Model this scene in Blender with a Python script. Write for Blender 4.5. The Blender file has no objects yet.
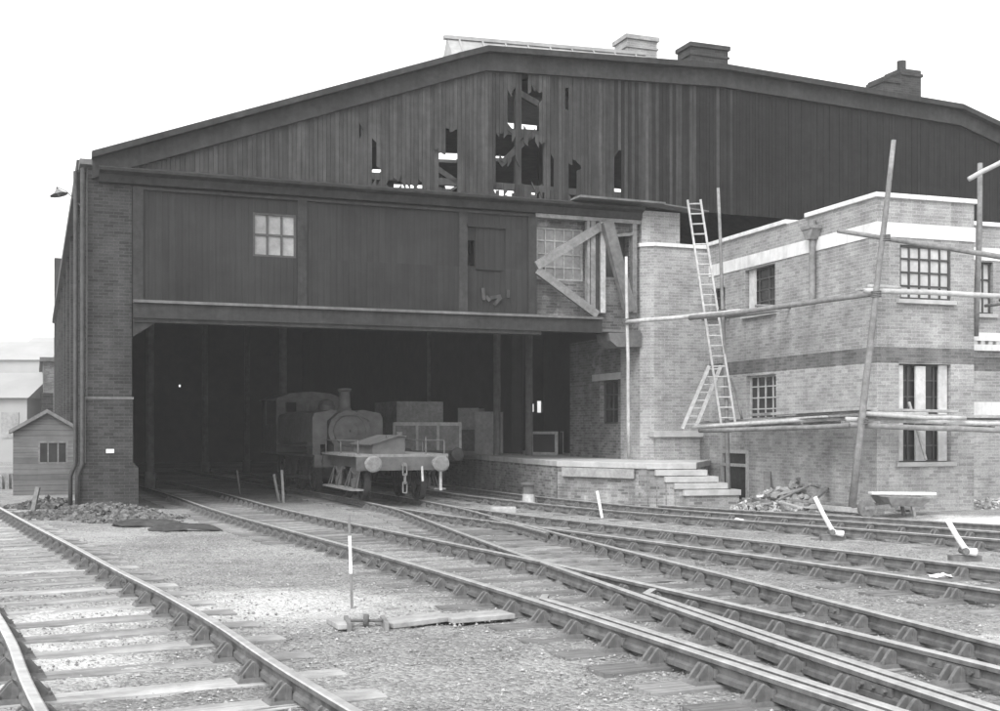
import bpy, bmesh, math, random
import numpy as np
from mathutils import Vector, Matrix
random.seed(7)
R = random.Random(11)
sc = bpy.context.scene
COL = sc.collection
F, CX, HY, CZ = 1200.0, 500.0, 430.0, 1.70      # focal length in px of a 1000 px wide frame, principal x, horizon y, eye height
rad = math.radians

def ss(t):
    t = max(0.0, min(1.0, t)); return t*t*(3-2*t)
def zg(x, y):
    z = -.30*ss((y-9)/21)
    d = math.hypot((x+9.2)/2.3, (y-28.3)/1.7)
    z += .26*(1-ss(d))
    # the building side stands a little higher
    e = (x - (7.0-.42*(y-28)))
    if y < 40: z += .12*ss(e/2.0)*ss((y-20)/4)
    return z

def PW(px, py, Y):
    return Vector(((px-CX)*Y/F, Y, CZ+(HY-py)*Y/F))
def PG(px, py, h=0.0):
    y = 15.0; x = 0
    for _ in range(80):
        y = F*(CZ-h-zg(x, y))/(py-HY); x = (px-CX)*y/F
    return Vector((x, y, zg(x, y)+h))

# ------------------------------------------------------------------ materials
def nodes(name):
    m = bpy.data.materials.new(name); m.use_nodes = True
    nt = m.node_tree
    b = nt.nodes['Principled BSDF']
    return m, nt, b
def N(nt, t, **kw):
    n = nt.nodes.new(t)
    for k, v in kw.items(): setattr(n, k, v)
    return n
def L(nt, a, b): nt.links.new(a, b)
def math_(nt, op, a, b=None, c=None):
    n = N(nt, 'ShaderNodeMath', operation=op)
    for i, v in enumerate((a, b, c)):
        if v is None: continue
        if isinstance(v, (int, float)): n.inputs[i].default_value = v
        else: L(nt, v, n.inputs[i])
    return n.outputs[0]
def noise(nt, vec, scale, detail=5, rough=.6, stretch=None):
    if stretch:
        mp = N(nt, 'ShaderNodeMapping'); mp.inputs['Scale'].default_value = stretch
        L(nt, vec, mp.inputs[0]); vec = mp.outputs[0]
    n = N(nt, 'ShaderNodeTexNoise'); n.inputs['Scale'].default_value = scale
    n.inputs['Detail'].default_value = detail; n.inputs['Roughness'].default_value = rough
    L(nt, vec, n.inputs['Vector']); return n.outputs['Fac']
def mrange(nt, v, a, b, c, d, clamp=True):
    n = N(nt, 'ShaderNodeMapRange'); n.clamp = clamp
    L(nt, v, n.inputs[0])
    for i, x in enumerate((a, b, c, d)): n.inputs[i+1].default_value = x
    return n.outputs[0]
def bump(nt, b, h, strength, dist):
    n = N(nt, 'ShaderNodeBump'); n.inputs['Strength'].default_value = strength; n.inputs['Distance'].default_value = dist
    L(nt, h, n.inputs['Height']); L(nt, n.outputs[0], b.inputs['Normal'])

MATS = {}
def plain(name, val, var=.3, scale=6, rough=.85, metal=0, bmp=.3, bdist=.01, streak=0, island=0, spec=.3):
    m, nt, b = nodes(name)
    tc = N(nt, 'ShaderNodeTexCoord').outputs['Object']
    n1 = noise(nt, tc, scale, 7, .65)
    n2 = noise(nt, tc, scale*.17, 4, .55)
    v = math_(nt, 'MULTIPLY', mrange(nt, n1, .3, .7, 1-var, 1+var), mrange(nt, n2, .3, .7, 1-var*.7, 1+var*.7))
    v = math_(nt, 'MULTIPLY', v, val)
    if streak:
        s = noise(nt, tc, 3.0, 5, .6, (3, 3, .18))
        v = math_(nt, 'MULTIPLY', v, mrange(nt, s, .3, .7, 1-streak, 1+streak))
    if island:
        g = N(nt, 'ShaderNodeNewGeometry').outputs['Random Per Island']
        v = math_(nt, 'MULTIPLY', v, mrange(nt, g, 0, 1, 1-island, 1+island))
    L(nt, v, b.inputs['Base Color'])
    b.inputs['Roughness'].default_value = rough; b.inputs['Metallic'].default_value = metal
    b.inputs['Specular IOR Level'].default_value = spec
    if bmp: bump(nt, b, noise(nt, tc, scale*5, 6, .7), bmp, bdist)
    MATS[name] = m; return m
def brick(name, val, mortar, var=.35, wear=.25, bw=.235, bh=.078, patch=0):
    m, nt, b = nodes(name)
    uv = N(nt, 'ShaderNodeTexCoord').outputs['UV']
    t = N(nt, 'ShaderNodeTexBrick')
    t.inputs['Scale'].default_value = 1; t.inputs['Brick Width'].default_value = bw; t.inputs['Row Height'].default_value = bh
    t.inputs['Mortar Size'].default_value = .007; t.inputs['Mortar Smooth'].default_value = .25
    t.inputs['Color1'].default_value = (val*(1-var),)*3+(1,); t.inputs['Color2'].default_value = (val*(1+var),)*3+(1,)
    t.inputs['Mortar'].default_value = (mortar,)*3+(1,)
    L(nt, uv, t.inputs['Vector'])
    n1 = noise(nt, uv, 1.1, 6, .6); n2 = noise(nt, uv, 26, 4, .6)
    n3 = noise(nt, uv, 2.2, 5, .6, (1, .15, 1))
    f = math_(nt, 'MULTIPLY', mrange(nt, n1, .3, .7, 1-wear, 1+wear), mrange(nt, n2, .3, .7, .8, 1.2))
    f = math_(nt, 'MULTIPLY', f, mrange(nt, n3, .3, .7, 1-wear*.8, 1+wear*.8))
    bwn = N(nt, 'ShaderNodeRGBToBW'); L(nt, t.outputs['Color'], bwn.inputs[0])
    v = math_(nt, 'MULTIPLY', bwn.outputs[0], f)
    if patch:
        p = mrange(nt, noise(nt, uv, .9, 6, .75), .58, .68, 0, patch)
        v = math_(nt, 'ADD', v, p)
    L(nt, v, b.inputs['Base Color']); b.inputs['Roughness'].default_value = .92
    b.inputs['Specular IOR Level'].default_value = .2
    h = math_(nt, 'ADD', math_(nt, 'MULTIPLY', t.outputs['Fac'], -1), math_(nt, 'MULTIPLY', n2, .6))
    bump(nt, b, h, .5, .01)
    MATS[name] = m; return m
def boards(name, val, pitch, var=.25, streak=.3, groove=.5, along='u'):
    m, nt, b = nodes(name)
    uv = N(nt, 'ShaderNodeTexCoord').outputs['UV']
    sp = N(nt, 'ShaderNodeSeparateXYZ'); L(nt, uv, sp.inputs[0])
    c = sp.outputs[0 if along == 'u' else 1]
    q = math_(nt, 'DIVIDE', c, pitch)
    fl = math_(nt, 'FLOOR', q); fr = math_(nt, 'FRACT', q)
    wn = N(nt, 'ShaderNodeTexWhiteNoise', noise_dimensions='1D'); L(nt, fl, wn.inputs['W'])
    e = math_(nt, 'ABSOLUTE', math_(nt, 'SUBTRACT', fr, .5))
    g = mrange(nt, e, .44, .49, 0, 1)
    st = (6, .25, 1) if along == 'u' else (.25, 6, 1)
    s = noise(nt, uv, 3, 6, .65, st); n2 = noise(nt, uv, .7, 5, .6)
    v = math_(nt, 'MULTIPLY', mrange(nt, wn.outputs[0], 0, 1, 1-var, 1+var), mrange(nt, s, .3, .7, 1-streak, 1+streak))
    v = math_(nt, 'MULTIPLY', v, mrange(nt, n2, .3, .7, .68, 1.32))
    v = math_(nt, 'MULTIPLY', v, mrange(nt, g, 0, 1, val, val*(1-groove)))
    L(nt, v, b.inputs['Base Color']); b.inputs['Roughness'].default_value = .8
    b.inputs['Specular IOR Level'].default_value = .25
    bump(nt, b, math_(nt, 'SUBTRACT', math_(nt, 'MULTIPLY', s, .4), g), .6, .012)
    MATS[name] = m; return m
def glass(name, val, rough=.15):
    m, nt, b = nodes(name)
    tc = N(nt, 'ShaderNodeTexCoord').outputs['Object']
    v = mrange(nt, noise(nt, tc, 1.7, 4), .3, .7, val*.6, val*1.4)
    L(nt, v, b.inputs['Base Color']); b.inputs['Roughness'].default_value = rough; b.inputs['Specular IOR Level'].default_value = .5
    MATS[name] = m; return m

M_newbrick = brick('new brick', .285, .38, .19, .20, patch=.08)
M_lowbrick = brick('lower brick', .33, .42, .20, .22, patch=.10)
M_oldbrick = brick('sooty brick', .045, .072, .3, .25)
M_infill = brick('patchy brick', .13, .20, .35, .3, patch=.14)
M_platbrick = brick('platform brick', .22, .30, .4, .3, patch=.2)
M_bandbrick = brick('blue brick band', .135, .18, .25, .25)
M_stone = plain('white stone', .68, .16, 3, bmp=.2, streak=.12)
M_conc = plain('pale concrete', .44, .22, 3, bmp=.3)
M_gable = plain('weathered boarding', .054, .22, 5, island=.20, streak=.34, rough=.9, spec=.12)
M_gable2 = plain('half-tarred boarding', .040, .22, 4, island=.18, streak=.32, rough=.9, spec=.12)
M_tarred = plain('tarred boarding', .019, .22, 4, island=.07, streak=.16, rough=.9, spec=.12)
M_panel = boards('dark boarding', .026, .16, .09, .18, .22)
M_beam = plain('dark timber', .040, .3, 6, streak=.15, spec=.15)
M_trim = plain('weathered trim', .13, .3, 6)
M_timber = plain('grey timber', .20, .3, 9)
M_far = plain('haze-paled far walls', .34, .12, .3)  # haze over the far buildings is put into this pale colour
M_grey = plain('bleached board', .33, .25, 9)
M_pale = plain('pale timber', .42, .25, 9)
M_roof = plain('dark roofing', .07, .3, 3)
M_zinc = plain('pale roofing', .33, .2, 4, rough=.5)
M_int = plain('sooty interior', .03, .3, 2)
M_iron = plain('black iron', .045, .4, 9, rough=.6)
M_loco = plain('dusty black paint', .085, .35, 5, rough=.5, spec=.5)
M_loco2 = plain('grey dusty paint', .10, .3, 5, rough=.6)
M_rust = plain('rusty steel', .13, .35, 14, rough=.75, metal=.0)
M_blind = plain('blind white', .55, .2, 6)
M_white = plain('whitewash', .80, .15, 12)
M_frame = plain('painted frame', .42, .25, 12)
M_darkframe = plain('dark steel window bars', .07, .2, 10)
M_glass = glass('dark glass', .03)
M_pglass = plain('whitened glass', .52, .2, 4, rough=.35, bmp=0)
M_dglass = plain('dusty glass', .27, .3, 4, rough=.35, bmp=0)
def wood(name, val):
    m, nt, b = nodes(name)
    tc = N(nt, 'ShaderNodeTexCoord').outputs['Object']
    oi = N(nt, 'ShaderNodeObjectInfo').outputs['Random']
    g = noise(nt, tc, 5, 7, .7, (.35, 7, 3)); n1 = noise(nt, tc, 2.2, 6, .65); cr = noise(nt, tc, 3, 8, .6, (.2, 14, 2))
    v = math_(nt, 'MULTIPLY', mrange(nt, g, .3, .7, .7, 1.3), mrange(nt, n1, .3, .7, .65, 1.35))
    v = math_(nt, 'MULTIPLY', v, mrange(nt, oi, 0, 1, .75, 1.25))
    v = math_(nt, 'MULTIPLY', v, mrange(nt, cr, .33, .40, .35, 1))
    v = math_(nt, 'MULTIPLY', v, val); L(nt, v, b.inputs['Base Color']); b.inputs['Roughness'].default_value = .9; b.inputs['Specular IOR Level'].default_value = .15
    bump(nt, b, math_(nt, 'ADD', g, mrange(nt, cr, .33, .40, 0, 1)), .7, .012)
    return m
M_sleeper = wood('sleeper timber', .20)
M_sleeper2 = wood('dusty sleeper timber', .31)
M_chair = plain('cast chair', .15, .3, 14, rough=.8)
M_hut = boards('hut weatherboard', .16, .17, .15, .25, .5, 'v')
M_paper = plain('paper', .85, .05, 5, bmp=.1)
M_sack = plain('dark sacking', .05, .4, 6)
M_rubble = plain('broken brick', .36, .3, 6, island=.6)
M_spoil = plain('spoil heap', .11, .4, 8, island=.5)
M_stoneball = plain('ballast stone', .30, .2, 9, island=.40, bmp=.2)

# rail: polished running top on rusty sides, told apart by the surface's own shape coordinate
def rail_mat():
    m, nt, b = nodes('rail steel')
    uv = N(nt, 'ShaderNodeTexCoord').outputs['UV']
    sp = N(nt, 'ShaderNodeSeparateXYZ'); L(nt, uv, sp.inputs[0])
    top = mrange(nt, sp.outputs[1], .5, .55, 0, 1)
    tc = N(nt, 'ShaderNodeTexCoord').outputs['Object']
    n1 = noise(nt, tc, 7, 6, .65)
    side = mrange(nt, n1, .3, .7, .06, .17)
    tp = mrange(nt, n1, .3, .7, .42, .68)
    mx = N(nt, 'ShaderNodeMix'); L(nt, top, mx.inputs[0]); L(nt, side, mx.inputs[2]); L(nt, tp, mx.inputs[3])
    L(nt, mx.outputs[0], b.inputs['Base Color'])
    L(nt, math_(nt, 'MULTIPLY', top, .6), b.inputs['Metallic'])
    L(nt, mrange(nt, top, 0, 1, .85, .45), b.inputs['Roughness'])
    bump(nt, b, noise(nt, tc, 40, 5, .7), .25, .004)
    return m
M_rail = rail_mat()

def ground_mat():
    m, nt, b = nodes('cinder ballast')
    tc = N(nt, 'ShaderNodeTexCoord').outputs['Object']
    big = noise(nt, tc, .22, 5, .6); mid = noise(nt, tc, 1.6, 6, .65); fine = noise(nt, tc, 22, 8, .75)
    v = mrange(nt, big, .3, .7, .23, .40)
    v = math_(nt, 'MULTIPLY', v, mrange(nt, mid, .3, .7, .78, 1.22))
    v = math_(nt, 'MULTIPLY', v, mrange(nt, fine, .3, .7, .76, 1.24))
    vo = N(nt, 'ShaderNodeTexVoronoi'); vo.inputs['Scale'].default_value = 34; L(nt, tc, vo.inputs['Vector'])
    bw = N(nt, 'ShaderNodeRGBToBW'); L(nt, vo.outputs['Color'], bw.inputs[0])
    v = math_(nt, 'MULTIPLY', v, mrange(nt, bw.outputs[0], .15, .85, .7, 1.3))
    # spilt pale sand and lime, each patch with an outline of its own
    for (x, y, rx, ry, amt) in ((-2.2, 11.6, 1.5, 1.5, .30), (-3.2, 8.6, .75, 1.5, .40), (-3.9, 10.6, .8, 1.6, .3), (5.2, 9.6, 2.0, .8, .28), (10.2, 24.2, 5.0, 1.8, .5), (-7.6, 21, 1.6, 3, .15)):
        mp = N(nt, 'ShaderNodeVectorMath', operation='SUBTRACT'); L(nt, tc, mp.inputs[0]); mp.inputs[1].default_value = (x, y, 0)
        dv = N(nt, 'ShaderNodeVectorMath', operation='DIVIDE'); L(nt, mp.outputs[0], dv.inputs[0]); dv.inputs[1].default_value = (rx, ry, 100)
        ln = N(nt, 'ShaderNodeVectorMath', operation='LENGTH'); L(nt, dv.outputs[0], ln.inputs[0])
        d = math_(nt, 'ADD', ln.outputs['Value'], math_(nt, 'MULTIPLY', math_(nt, 'SUBTRACT', noise(nt, tc, 2.5, 6, .7), .5), 1.6))
        k = mrange(nt, d, .35, 1.15, amt, 0)
        v = math_(nt, 'ADD', v, math_(nt, 'MULTIPLY', k, mrange(nt, fine, .3, .7, .5, 1.4)))
    # soot-blackened floor inside the shed
    sx = N(nt, 'ShaderNodeSeparateXYZ'); L(nt, tc, sx.inputs[0])
    L(nt, v, b.inputs['Base Color']); b.inputs['Roughness'].default_value = .95; b.inputs['Specular IOR Level'].default_value = .15
    h = math_(nt, 'ADD', fine, math_(nt, 'MULTIPLY', vo.outputs['Distance'], -.9))
    bump(nt, b, h, .9, .035)
    return m
M_ground = ground_mat()

# ------------------------------------------------------------------ mesh builder
ORG = {}
class MB:
    def __init__(s): s.V = []; s.F = []; s.UV = {}
    def add(s, vs, fs):
        o = len(s.V); s.V += [tuple(v) for v in vs]; s.F += [tuple(i+o for i in f) for f in fs]; return s
    def box(s, x0, x1, y0, y1, z0, z1, f=None):
        P = [(x, y, z) for z in (z0, z1) for y in (y0, y1) for x in (x0, x1)]
        if f: P = [f(*p) for p in P]
        return s.add(P, [(0, 2, 3, 1), (4, 5, 7, 6), (0, 1, 5, 4), (2, 6, 7, 3), (0, 4, 6, 2), (1, 3, 7, 5)])
    def bar(s, p, q, w, h, up=(0, 0, 1), roll=0):
        p, q = Vector(p), Vector(q); d = (q-p).normalized(); up = Vector(up)
        if abs(d.dot(up)) > .97: up = Vector((0, 1, 0)) if abs(d.y) < .9 else Vector((1, 0, 0))
        r = d.cross(up).normalized(); u = r.cross(d)
        if roll:
            c, n = math.cos(roll), math.sin(roll); r, u = r*c+u*n, u*c-r*n
        vs = [c+r*(a*w/2)+u*(b*h/2) for c in (p, q) for b in (-1, 1) for a in (-1, 1)]
        return s.add(vs, [(0, 1, 3, 2), (4, 6, 7, 5), (0, 4, 5, 1), (2, 3, 7, 6), (0, 2, 6, 4), (1, 5, 7, 3)])
    def tube(s, pts, r, n=8, caps=True):
        pts = [Vector(p) for p in pts]
        rs = r if isinstance(r, (list, tuple)) else [r]*len(pts)
        vs = []; u = None
        for i, p in enumerate(pts):
            d = (pts[min(i+1, len(pts)-1)]-pts[max(i-1, 0)]).normalized()
            if u is None:
                a = Vector((0, 0, 1)) if abs(d.z) < .9 else Vector((1, 0, 0)); u = d.cross(a).normalized()
            u = (u-d*u.dot(d)).normalized(); w = d.cross(u)
            vs += [p+(u*math.cos(2*math.pi*k/n)+w*math.sin(2*math.pi*k/n))*rs[i] for k in range(n)]
        fs = [(i*n+k, i*n+(k+1) % n, (i+1)*n+(k+1) % n, (i+1)*n+k) for i in range(len(pts)-1) for k in range(n)]
        if caps: fs += [tuple(range(n-1, -1, -1)), tuple((len(pts)-1)*n+k for k in range(n))]
        return s.add(vs, fs)
    def prism(s, poly, f, d0, d1):
        n = len(poly); vs = [f(p, d0) for p in poly]+[f(p, d1) for p in poly]
        fs = [tuple(range(n-1, -1, -1)), tuple(range(n, 2*n))]+[(i, (i+1) % n, n+(i+1) % n, n+i) for i in range(n)]
        return s.add(vs, fs)
    def holewall(s, O, U, V, Nn, u0, u1, v0, v1, holes, th):
        us = sorted({u0, u1, *[min(max(h[i], u0), u1) for h in holes for i in (0, 1)]})
        vs = sorted({v0, v1, *[min(max(h[i], v0), v1) for h in holes for i in (2, 3)]})
        us = [a for i, a in enumerate(us) if i == 0 or a-us[i-1] > 1e-5]; vs = [a for i, a in enumerate(vs) if i == 0 or a-vs[i-1] > 1e-5]
        def solid(i, j):
            if not (0 <= i < len(us)-1 and 0 <= j < len(vs)-1): return False
            u, v = (us[i]+us[i+1])/2, (vs[j]+vs[j+1])/2
            return not any(h[0] < u < h[1] and h[2] < v < h[3] for h in holes)
        P = lambda u, v, d: O+U*u+V*v-Nn*d
        for i in range(len(us)-1):
            for j in range(len(vs)-1):
                if not solid(i, j): continue
                a, b, c, d = us[i], us[i+1], vs[j], vs[j+1]
                s.add([P(a, c, 0), P(b, c, 0), P(b, d, 0), P(a, d, 0)], [(0, 1, 2, 3)])
                s.add([P(a, c, th), P(b, c, th), P(b, d, th), P(a, d, th)], [(3, 2, 1, 0)])
                for di, dj, e in ((-1, 0, ((a, c), (a, d))), (1, 0, ((b, c), (b, d))), (0, -1, ((a, c), (b, c))), (0, 1, ((a, d), (b, d)))):
                    if not solid(i+di, j+dj):
                        (p, q), (r, t) = e
                        s.add([P(p, q, 0), P(r, t, 0), P(r, t, th), P(p, q, th)], [(0, 1, 2, 3)])
        return s
    def build(s, name, mat, parent=None, smooth=False, bevel=0, fixn=True):
        root = parent
        o0 = ORG.get(root.name, Vector((0, 0, 0))) if root else Vector((0, 0, 0))
        me = bpy.data.meshes.new(name)
        me.from_pydata([(v[0]-o0.x, v[1]-o0.y, v[2]-o0.z) for v in s.V], [], s.F)
        if fixn:
            bm = bmesh.new(); bm.from_mesh(me); bmesh.ops.recalc_face_normals(bm, faces=bm.faces); bm.to_mesh(me); bm.free()
        uvl = me.uv_layers.new(name='UVMap'); co = [v.co+o0 for v in me.vertices]
        for p in me.polygons:
            n = p.normal
            if abs(n.z) > .75: f = lambda c: (c.x, c.y)
            else:
                t = Vector((-n.y, n.x, 0)).normalized(); f = lambda c: (c.dot(t), c.z)
            for li in p.loop_indices: uvl.data[li].uv = f(co[me.loops[li].vertex_index])
            p.use_smooth = smooth
        me.materials.append(mat)
        ob = bpy.data.objects.new(name, me); COL.objects.link(ob)
        if root:
            ob.parent = root; ORG[ob.name] = o0
        if bevel:
            md = ob.modifiers.new('Bevel', 'BEVEL'); md.width = bevel; md.segments = 2; md.limit_method = 'ANGLE'
        return ob
def tag(o, label=None, cat=None, group=None, kind=None):
    for k, v in (('label', label), ('category', cat), ('group', group), ('kind', kind)):
        if v: o[k] = v
    return o
def thing(name, label, cat, loc, rotz=0, group=None, local=False):
    o = bpy.data.objects.new(name, None); o.empty_display_size = .2; COL.objects.link(o)
    o.location = loc; o.rotation_euler = (0, 0, rotz); tag(o, label, cat, group)
    ORG[o.name] = Vector((0, 0, 0)) if local else Vector(loc)
    return o
def single(mb, name, mat, label, cat, group=None, smooth=False, bevel=0, kind=None):
    """a thing that is one mesh, its origin at the base centre"""
    xs = [v[0] for v in mb.V]; ys = [v[1] for v in mb.V]; z = min(v[2] for v in mb.V)
    c = Vector(((min(xs)+max(xs))/2, (min(ys)+max(ys))/2, z))
    mb.V = [(v[0]-c.x, v[1]-c.y, v[2]-c.z) for v in mb.V]
    o = mb.build(name, mat, None, smooth, bevel); o.location = c
    return tag(o, label, cat, group, kind)

class Plane:
    """a vertical wall plane: origin O, unit direction d along it, outward normal n"""
    def __init__(s, O, d, n): s.O = Vector(O); s.d = Vector(d).normalized(); s.n = Vector(n).normalized()
    def u(s, px, out=0):
        o = s.O+s.n*out; k = (px-CX)/F
        return (k*o.y-o.x)/(s.d.x-k*s.d.y)
    def z(s, px, py, out=0):
        return CZ+(HY-py)*(s.O+s.n*out+s.d*s.u(px, out)).y/F
    def pt(s, u, out, z): v = s.O+s.d*u+s.n*out; return Vector((v.x, v.y, z))
    def f(s): return lambda u, o, z: s.pt(u, o, z)
    def px(s, px, py, out=0): return s.pt(s.u(px, out), out, s.z(px, py, out))

Z = Vector((0, 0, 1))
# ------------------------------------------------------------------ world, camera
w = bpy.data.worlds.new('World'); sc.world = w; w.use_nodes = True
nt = w.node_tree; bg = nt.nodes['Background']
sky = nt.nodes.new('ShaderNodeTexSky'); sky.sky_type = 'NISHITA'; sky.sun_disc = False
SUN_EL, SUN_AZ = 50, 203                       # degrees; azimuth clockwise from +Y: the sun stands behind the camera's left shoulder
sky.sun_elevation = rad(SUN_EL); sky.sun_rotation = rad(SUN_AZ); sky.air_density = 1; sky.dust_density = 2; sky.ozone_density = 1
hs = nt.nodes.new('ShaderNodeHueSaturation'); hs.inputs['Saturation'].default_value = 0
nt.links.new(sky.outputs[0], hs.inputs['Color']); nt.links.new(hs.outputs[0], bg.inputs['Color'])
bg.inputs['Strength'].default_value = .15
sun = bpy.data.lights.new('sun', 'SUN'); sun.energy = .8; sun.angle = rad(28); sun.color = (1, 1, 1)
so = bpy.data.objects.new('sun', sun); COL.objects.link(so)
dv = Vector((math.sin(rad(SUN_AZ))*math.cos(rad(SUN_EL)), math.cos(rad(SUN_AZ))*math.cos(rad(SUN_EL)), math.sin(rad(SUN_EL))))
so.rotation_euler = dv.to_track_quat('Z', 'Y').to_euler(); so.location = (10, -20, 40)
cam = bpy.data.cameras.new('camera'); co = bpy.data.objects.new('camera', cam); COL.objects.link(co); sc.camera = co
co.location = (0, 0, CZ); co.rotation_euler = (rad(90), 0, 0)
cam.sensor_width = 36; cam.sensor_fit = 'HORIZONTAL'; cam.lens = 36*F/1000; cam.shift_y = (HY-355.5)/1000; cam.shift_x = 0
cam.clip_end = 3000; cam.clip_start = .05
sc.view_settings.view_transform = 'Standard'; sc.view_settings.look = 'None'; sc.view_settings.gamma = 1; sc.view_settings.exposure = 1.25
sc.view_settings.use_curve_mapping = False

# ------------------------------------------------------------------ ground
def grid_axis(lo, hi, fine0, fine1, step, grow=1.35):
    a = [fine0]
    while a[-1] < fine1: a.append(a[-1]+step)
    s = step
    while a[-1] < hi: s *= grow; a.append(a[-1]+s)
    s = step; b = []
    c = fine0
    while c > lo: s *= grow; c -= s; b.append(c)
    return b[::-1]+a
xs = grid_axis(-900, 900, -9, 11, .11); ys = grid_axis(-60, 1500, 4, 24, .11)
X, Y = np.meshgrid(xs, ys)
def nz(x, y, s, seed):
    r = np.random.RandomState(seed); t = np.zeros_like(x)
    for k in range(7):
        a = r.uniform(0, 6.28); f = s*r.uniform(.6, 1.7); t += np.sin((x*np.cos(a)+y*np.sin(a))*f+r.uniform(0, 6.28))
    return t/7
ZG = np.vectorize(zg)(X, Y)
near = np.clip((60-np.abs(Y-20))/40, 0, 1)
ZG = ZG+near*(.022*nz(X, Y, 2.2, 1)+.014*nz(X, Y, 7, 2)+np.random.RandomState(3).uniform(-.009, .009, X.shape))
verts = np.stack([X.ravel(), Y.ravel(), ZG.ravel()], 1)
nx, ny = len(xs), len(ys)
idx = np.arange(nx*ny).reshape(ny, nx)
fs = np.stack([idx[:-1, :-1].ravel(), idx[:-1, 1:].ravel(), idx[1:, 1:].ravel(), idx[1:, :-1].ravel()], 1)
me = bpy.data.meshes.new('ground'); me.from_pydata(verts.tolist(), [], fs.tolist()); me.materials.append(M_ground)
for p in me.polygons: p.use_smooth = True
g = bpy.data.objects.new('ground', me); COL.objects.link(g); g['kind'] = 'structure'

# ------------------------------------------------------------------ railway tracks
def spline(pts, step=.4):
    pts = [Vector((p[0], p[1])) for p in pts]; P = [pts[0]*2-pts[1]]+pts+[pts[-1]*2-pts[-2]]
    out = []
    for i in range(1, len(P)-2):
        a, b, c, d = P[i-1:i+3]; n = max(2, int((c-b).length/step))
        for k in range(n):
            t = k/n
            out.append(.5*((2*b)+(c-a)*t+(2*a-5*b+4*c-d)*t*t+(3*b-a-3*c+d)*t*t*t))
    out.append(pts[-1]); return out
def offset(line, o):
    r = []
    for i, p in enumerate(line):
        d = (line[min(i+1, len(line)-1)]-line[max(i-1, 0)]).normalized()
        r.append(p+Vector((d.y, -d.x))*o)     # lines run away from the camera: +o is to the right
    return r
def clipy(line, y0, y1): return [p for p in line if y0 <= p.y <= y1]
TOP = .19
PROF = [(-.035, .002), (.035, .002), (.035, .036), (.011, .05), (.011, .098), (.036, .110), (.036, .138), (.026, .145), (-.026, .145), (-.036, .138), (-.036, .110), (-.011, .098), (-.011, .05), (-.035, .036)]
def rail(line, parent, dz=0, name='rail'):
    vs, fsx = [], []; n = len(PROF)
    o0 = ORG[parent.name] if parent else Vector((0, 0, 0))
    for i, p in enumerate(line):
        d = (line[min(i+1, len(line)-1)]-line[max(i-1, 0)]).normalized(); r = Vector((d.y, -d.x)); z = zg(p.x, p.y)+TOP-.145+dz
        z = -.30*ss((p.y-9)/21)+TOP-.145+dz
        for (a, b) in PROF: vs.append((p.x+r.x*a-o0.x, p.y+r.y*a-o0.y, z+b-o0.z))
    top = {7}
    for i in range(len(line)-1):
        for k in range(n): fsx.append((i*n+k, (i+1)*n+k, (i+1)*n+(k+1) % n, i*n+(k+1) % n))
    m = len(line)-1
    fsx += [tuple(range(n)), tuple(m*n+k for k in range(n-1, -1, -1))]
    me = bpy.data.meshes.new(name); me.from_pydata(vs, [], fsx)
    uvl = me.uv_layers.new(name='UVMap')
    for p in me.polygons:
        k = p.index % n
        v = 1.0 if (p.index < m*n and k in (6, 7, 8)) else 0.0
        for li in p.loop_indices: uvl.data[li].uv = (0, v)
    bm = bmesh.new(); bm.from_mesh(me); bmesh.ops.recalc_face_normals(bm, faces=bm.faces); bm.to_mesh(me); bm.free()
    me.materials.append(M_rail)
    ob = bpy.data.objects.new(name, me); COL.objects.link(ob)
    if parent: ob.parent = parent; ORG[ob.name] = o0
    return ob

TR = {
 'A': [(1.7, .2), (-1.64, 6.5), (-2.86, 9.0), (-3.93, 11.1), (-5.02, 13.17), (-7.6, 18.3), (-12.65, 28.24), (-19, 40)],
 'B': [(4.7, 2), (2.86, 6.45), (1.61, 9.54), (-1.98, 18.32), (-4.62, 24.69), (-9.2, 35.4), (-15.1, 48), (-20, 58)],
 'C': [(4.9, 2), (3.34, 6.7), (2.46, 9.64), (1.76, 12.3), (1.17, 14.7), (.55, 17.5), (-.5, 22.6), (-1.12, 25.5), (-1.6, 27.5), (-2.28, 29.6), (-3.22, 32), (-4.08, 34), (-6.75, 40), (-10.4, 48), (-15, 58)],
 'D': [(9.2, 3), (7.1, 8), (5.4, 12), (3.4, 16.74), (1.25, 21.7), (-.42, 25.4), (-1.36, 27.5), (-2.26, 29.6), (-3.22, 32), (-4.08, 34)],
 'E': [(13.9, 7), (10.3, 14), (8.42, 17.6), (6.47, 21.4), (4.9, 24.3), (3.25, 27), (.1, 33), (-2.5, 39.3), (-4.9, 45), (-9, 55)],
}
LN = {k: spline(v) for k, v in TR.items()}
# drop the lower part of D's duplicate inside the shed: it shares C's rails there
G = .7525
RAILS = {k: (offset(v, -G), offset(v, G)) for k, v in LN.items()}
T = {}
labels = {
 'A': 'leftmost railway track curving past the small weatherboarded hut, its sleepers half buried in cinders',
 'B': 'railway track in the middle foreground, running into the left of the shed mouth',
 'C': 'railway track crossing the middle foreground track at a frog near its check rails',
 'D': 'railway track branching right from the truck, passing just in front of the white levers',
 'E': 'farthest railway track, running close beside the brick platform and the building rubble',
}
for k in TR:
    p = min(LN[k], key=lambda q: abs(q.y-12)); T[k] = thing('railway_track', labels[k], 'railway track', (p.x, p.y, -.05), 0, 'tracks converging on the shed')
DZ = {'A': 0, 'B': 0, 'C': -.004, 'D': -.008, 'E': 0}
for k in TR:
    l, r = RAILS[k]
    if k == 'D': l, r = clipy(l, 0, 30.5), clipy(r, 0, 30.5)
    rail(l, T[k], DZ[k]); rail(r, T[k], DZ[k])
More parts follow.
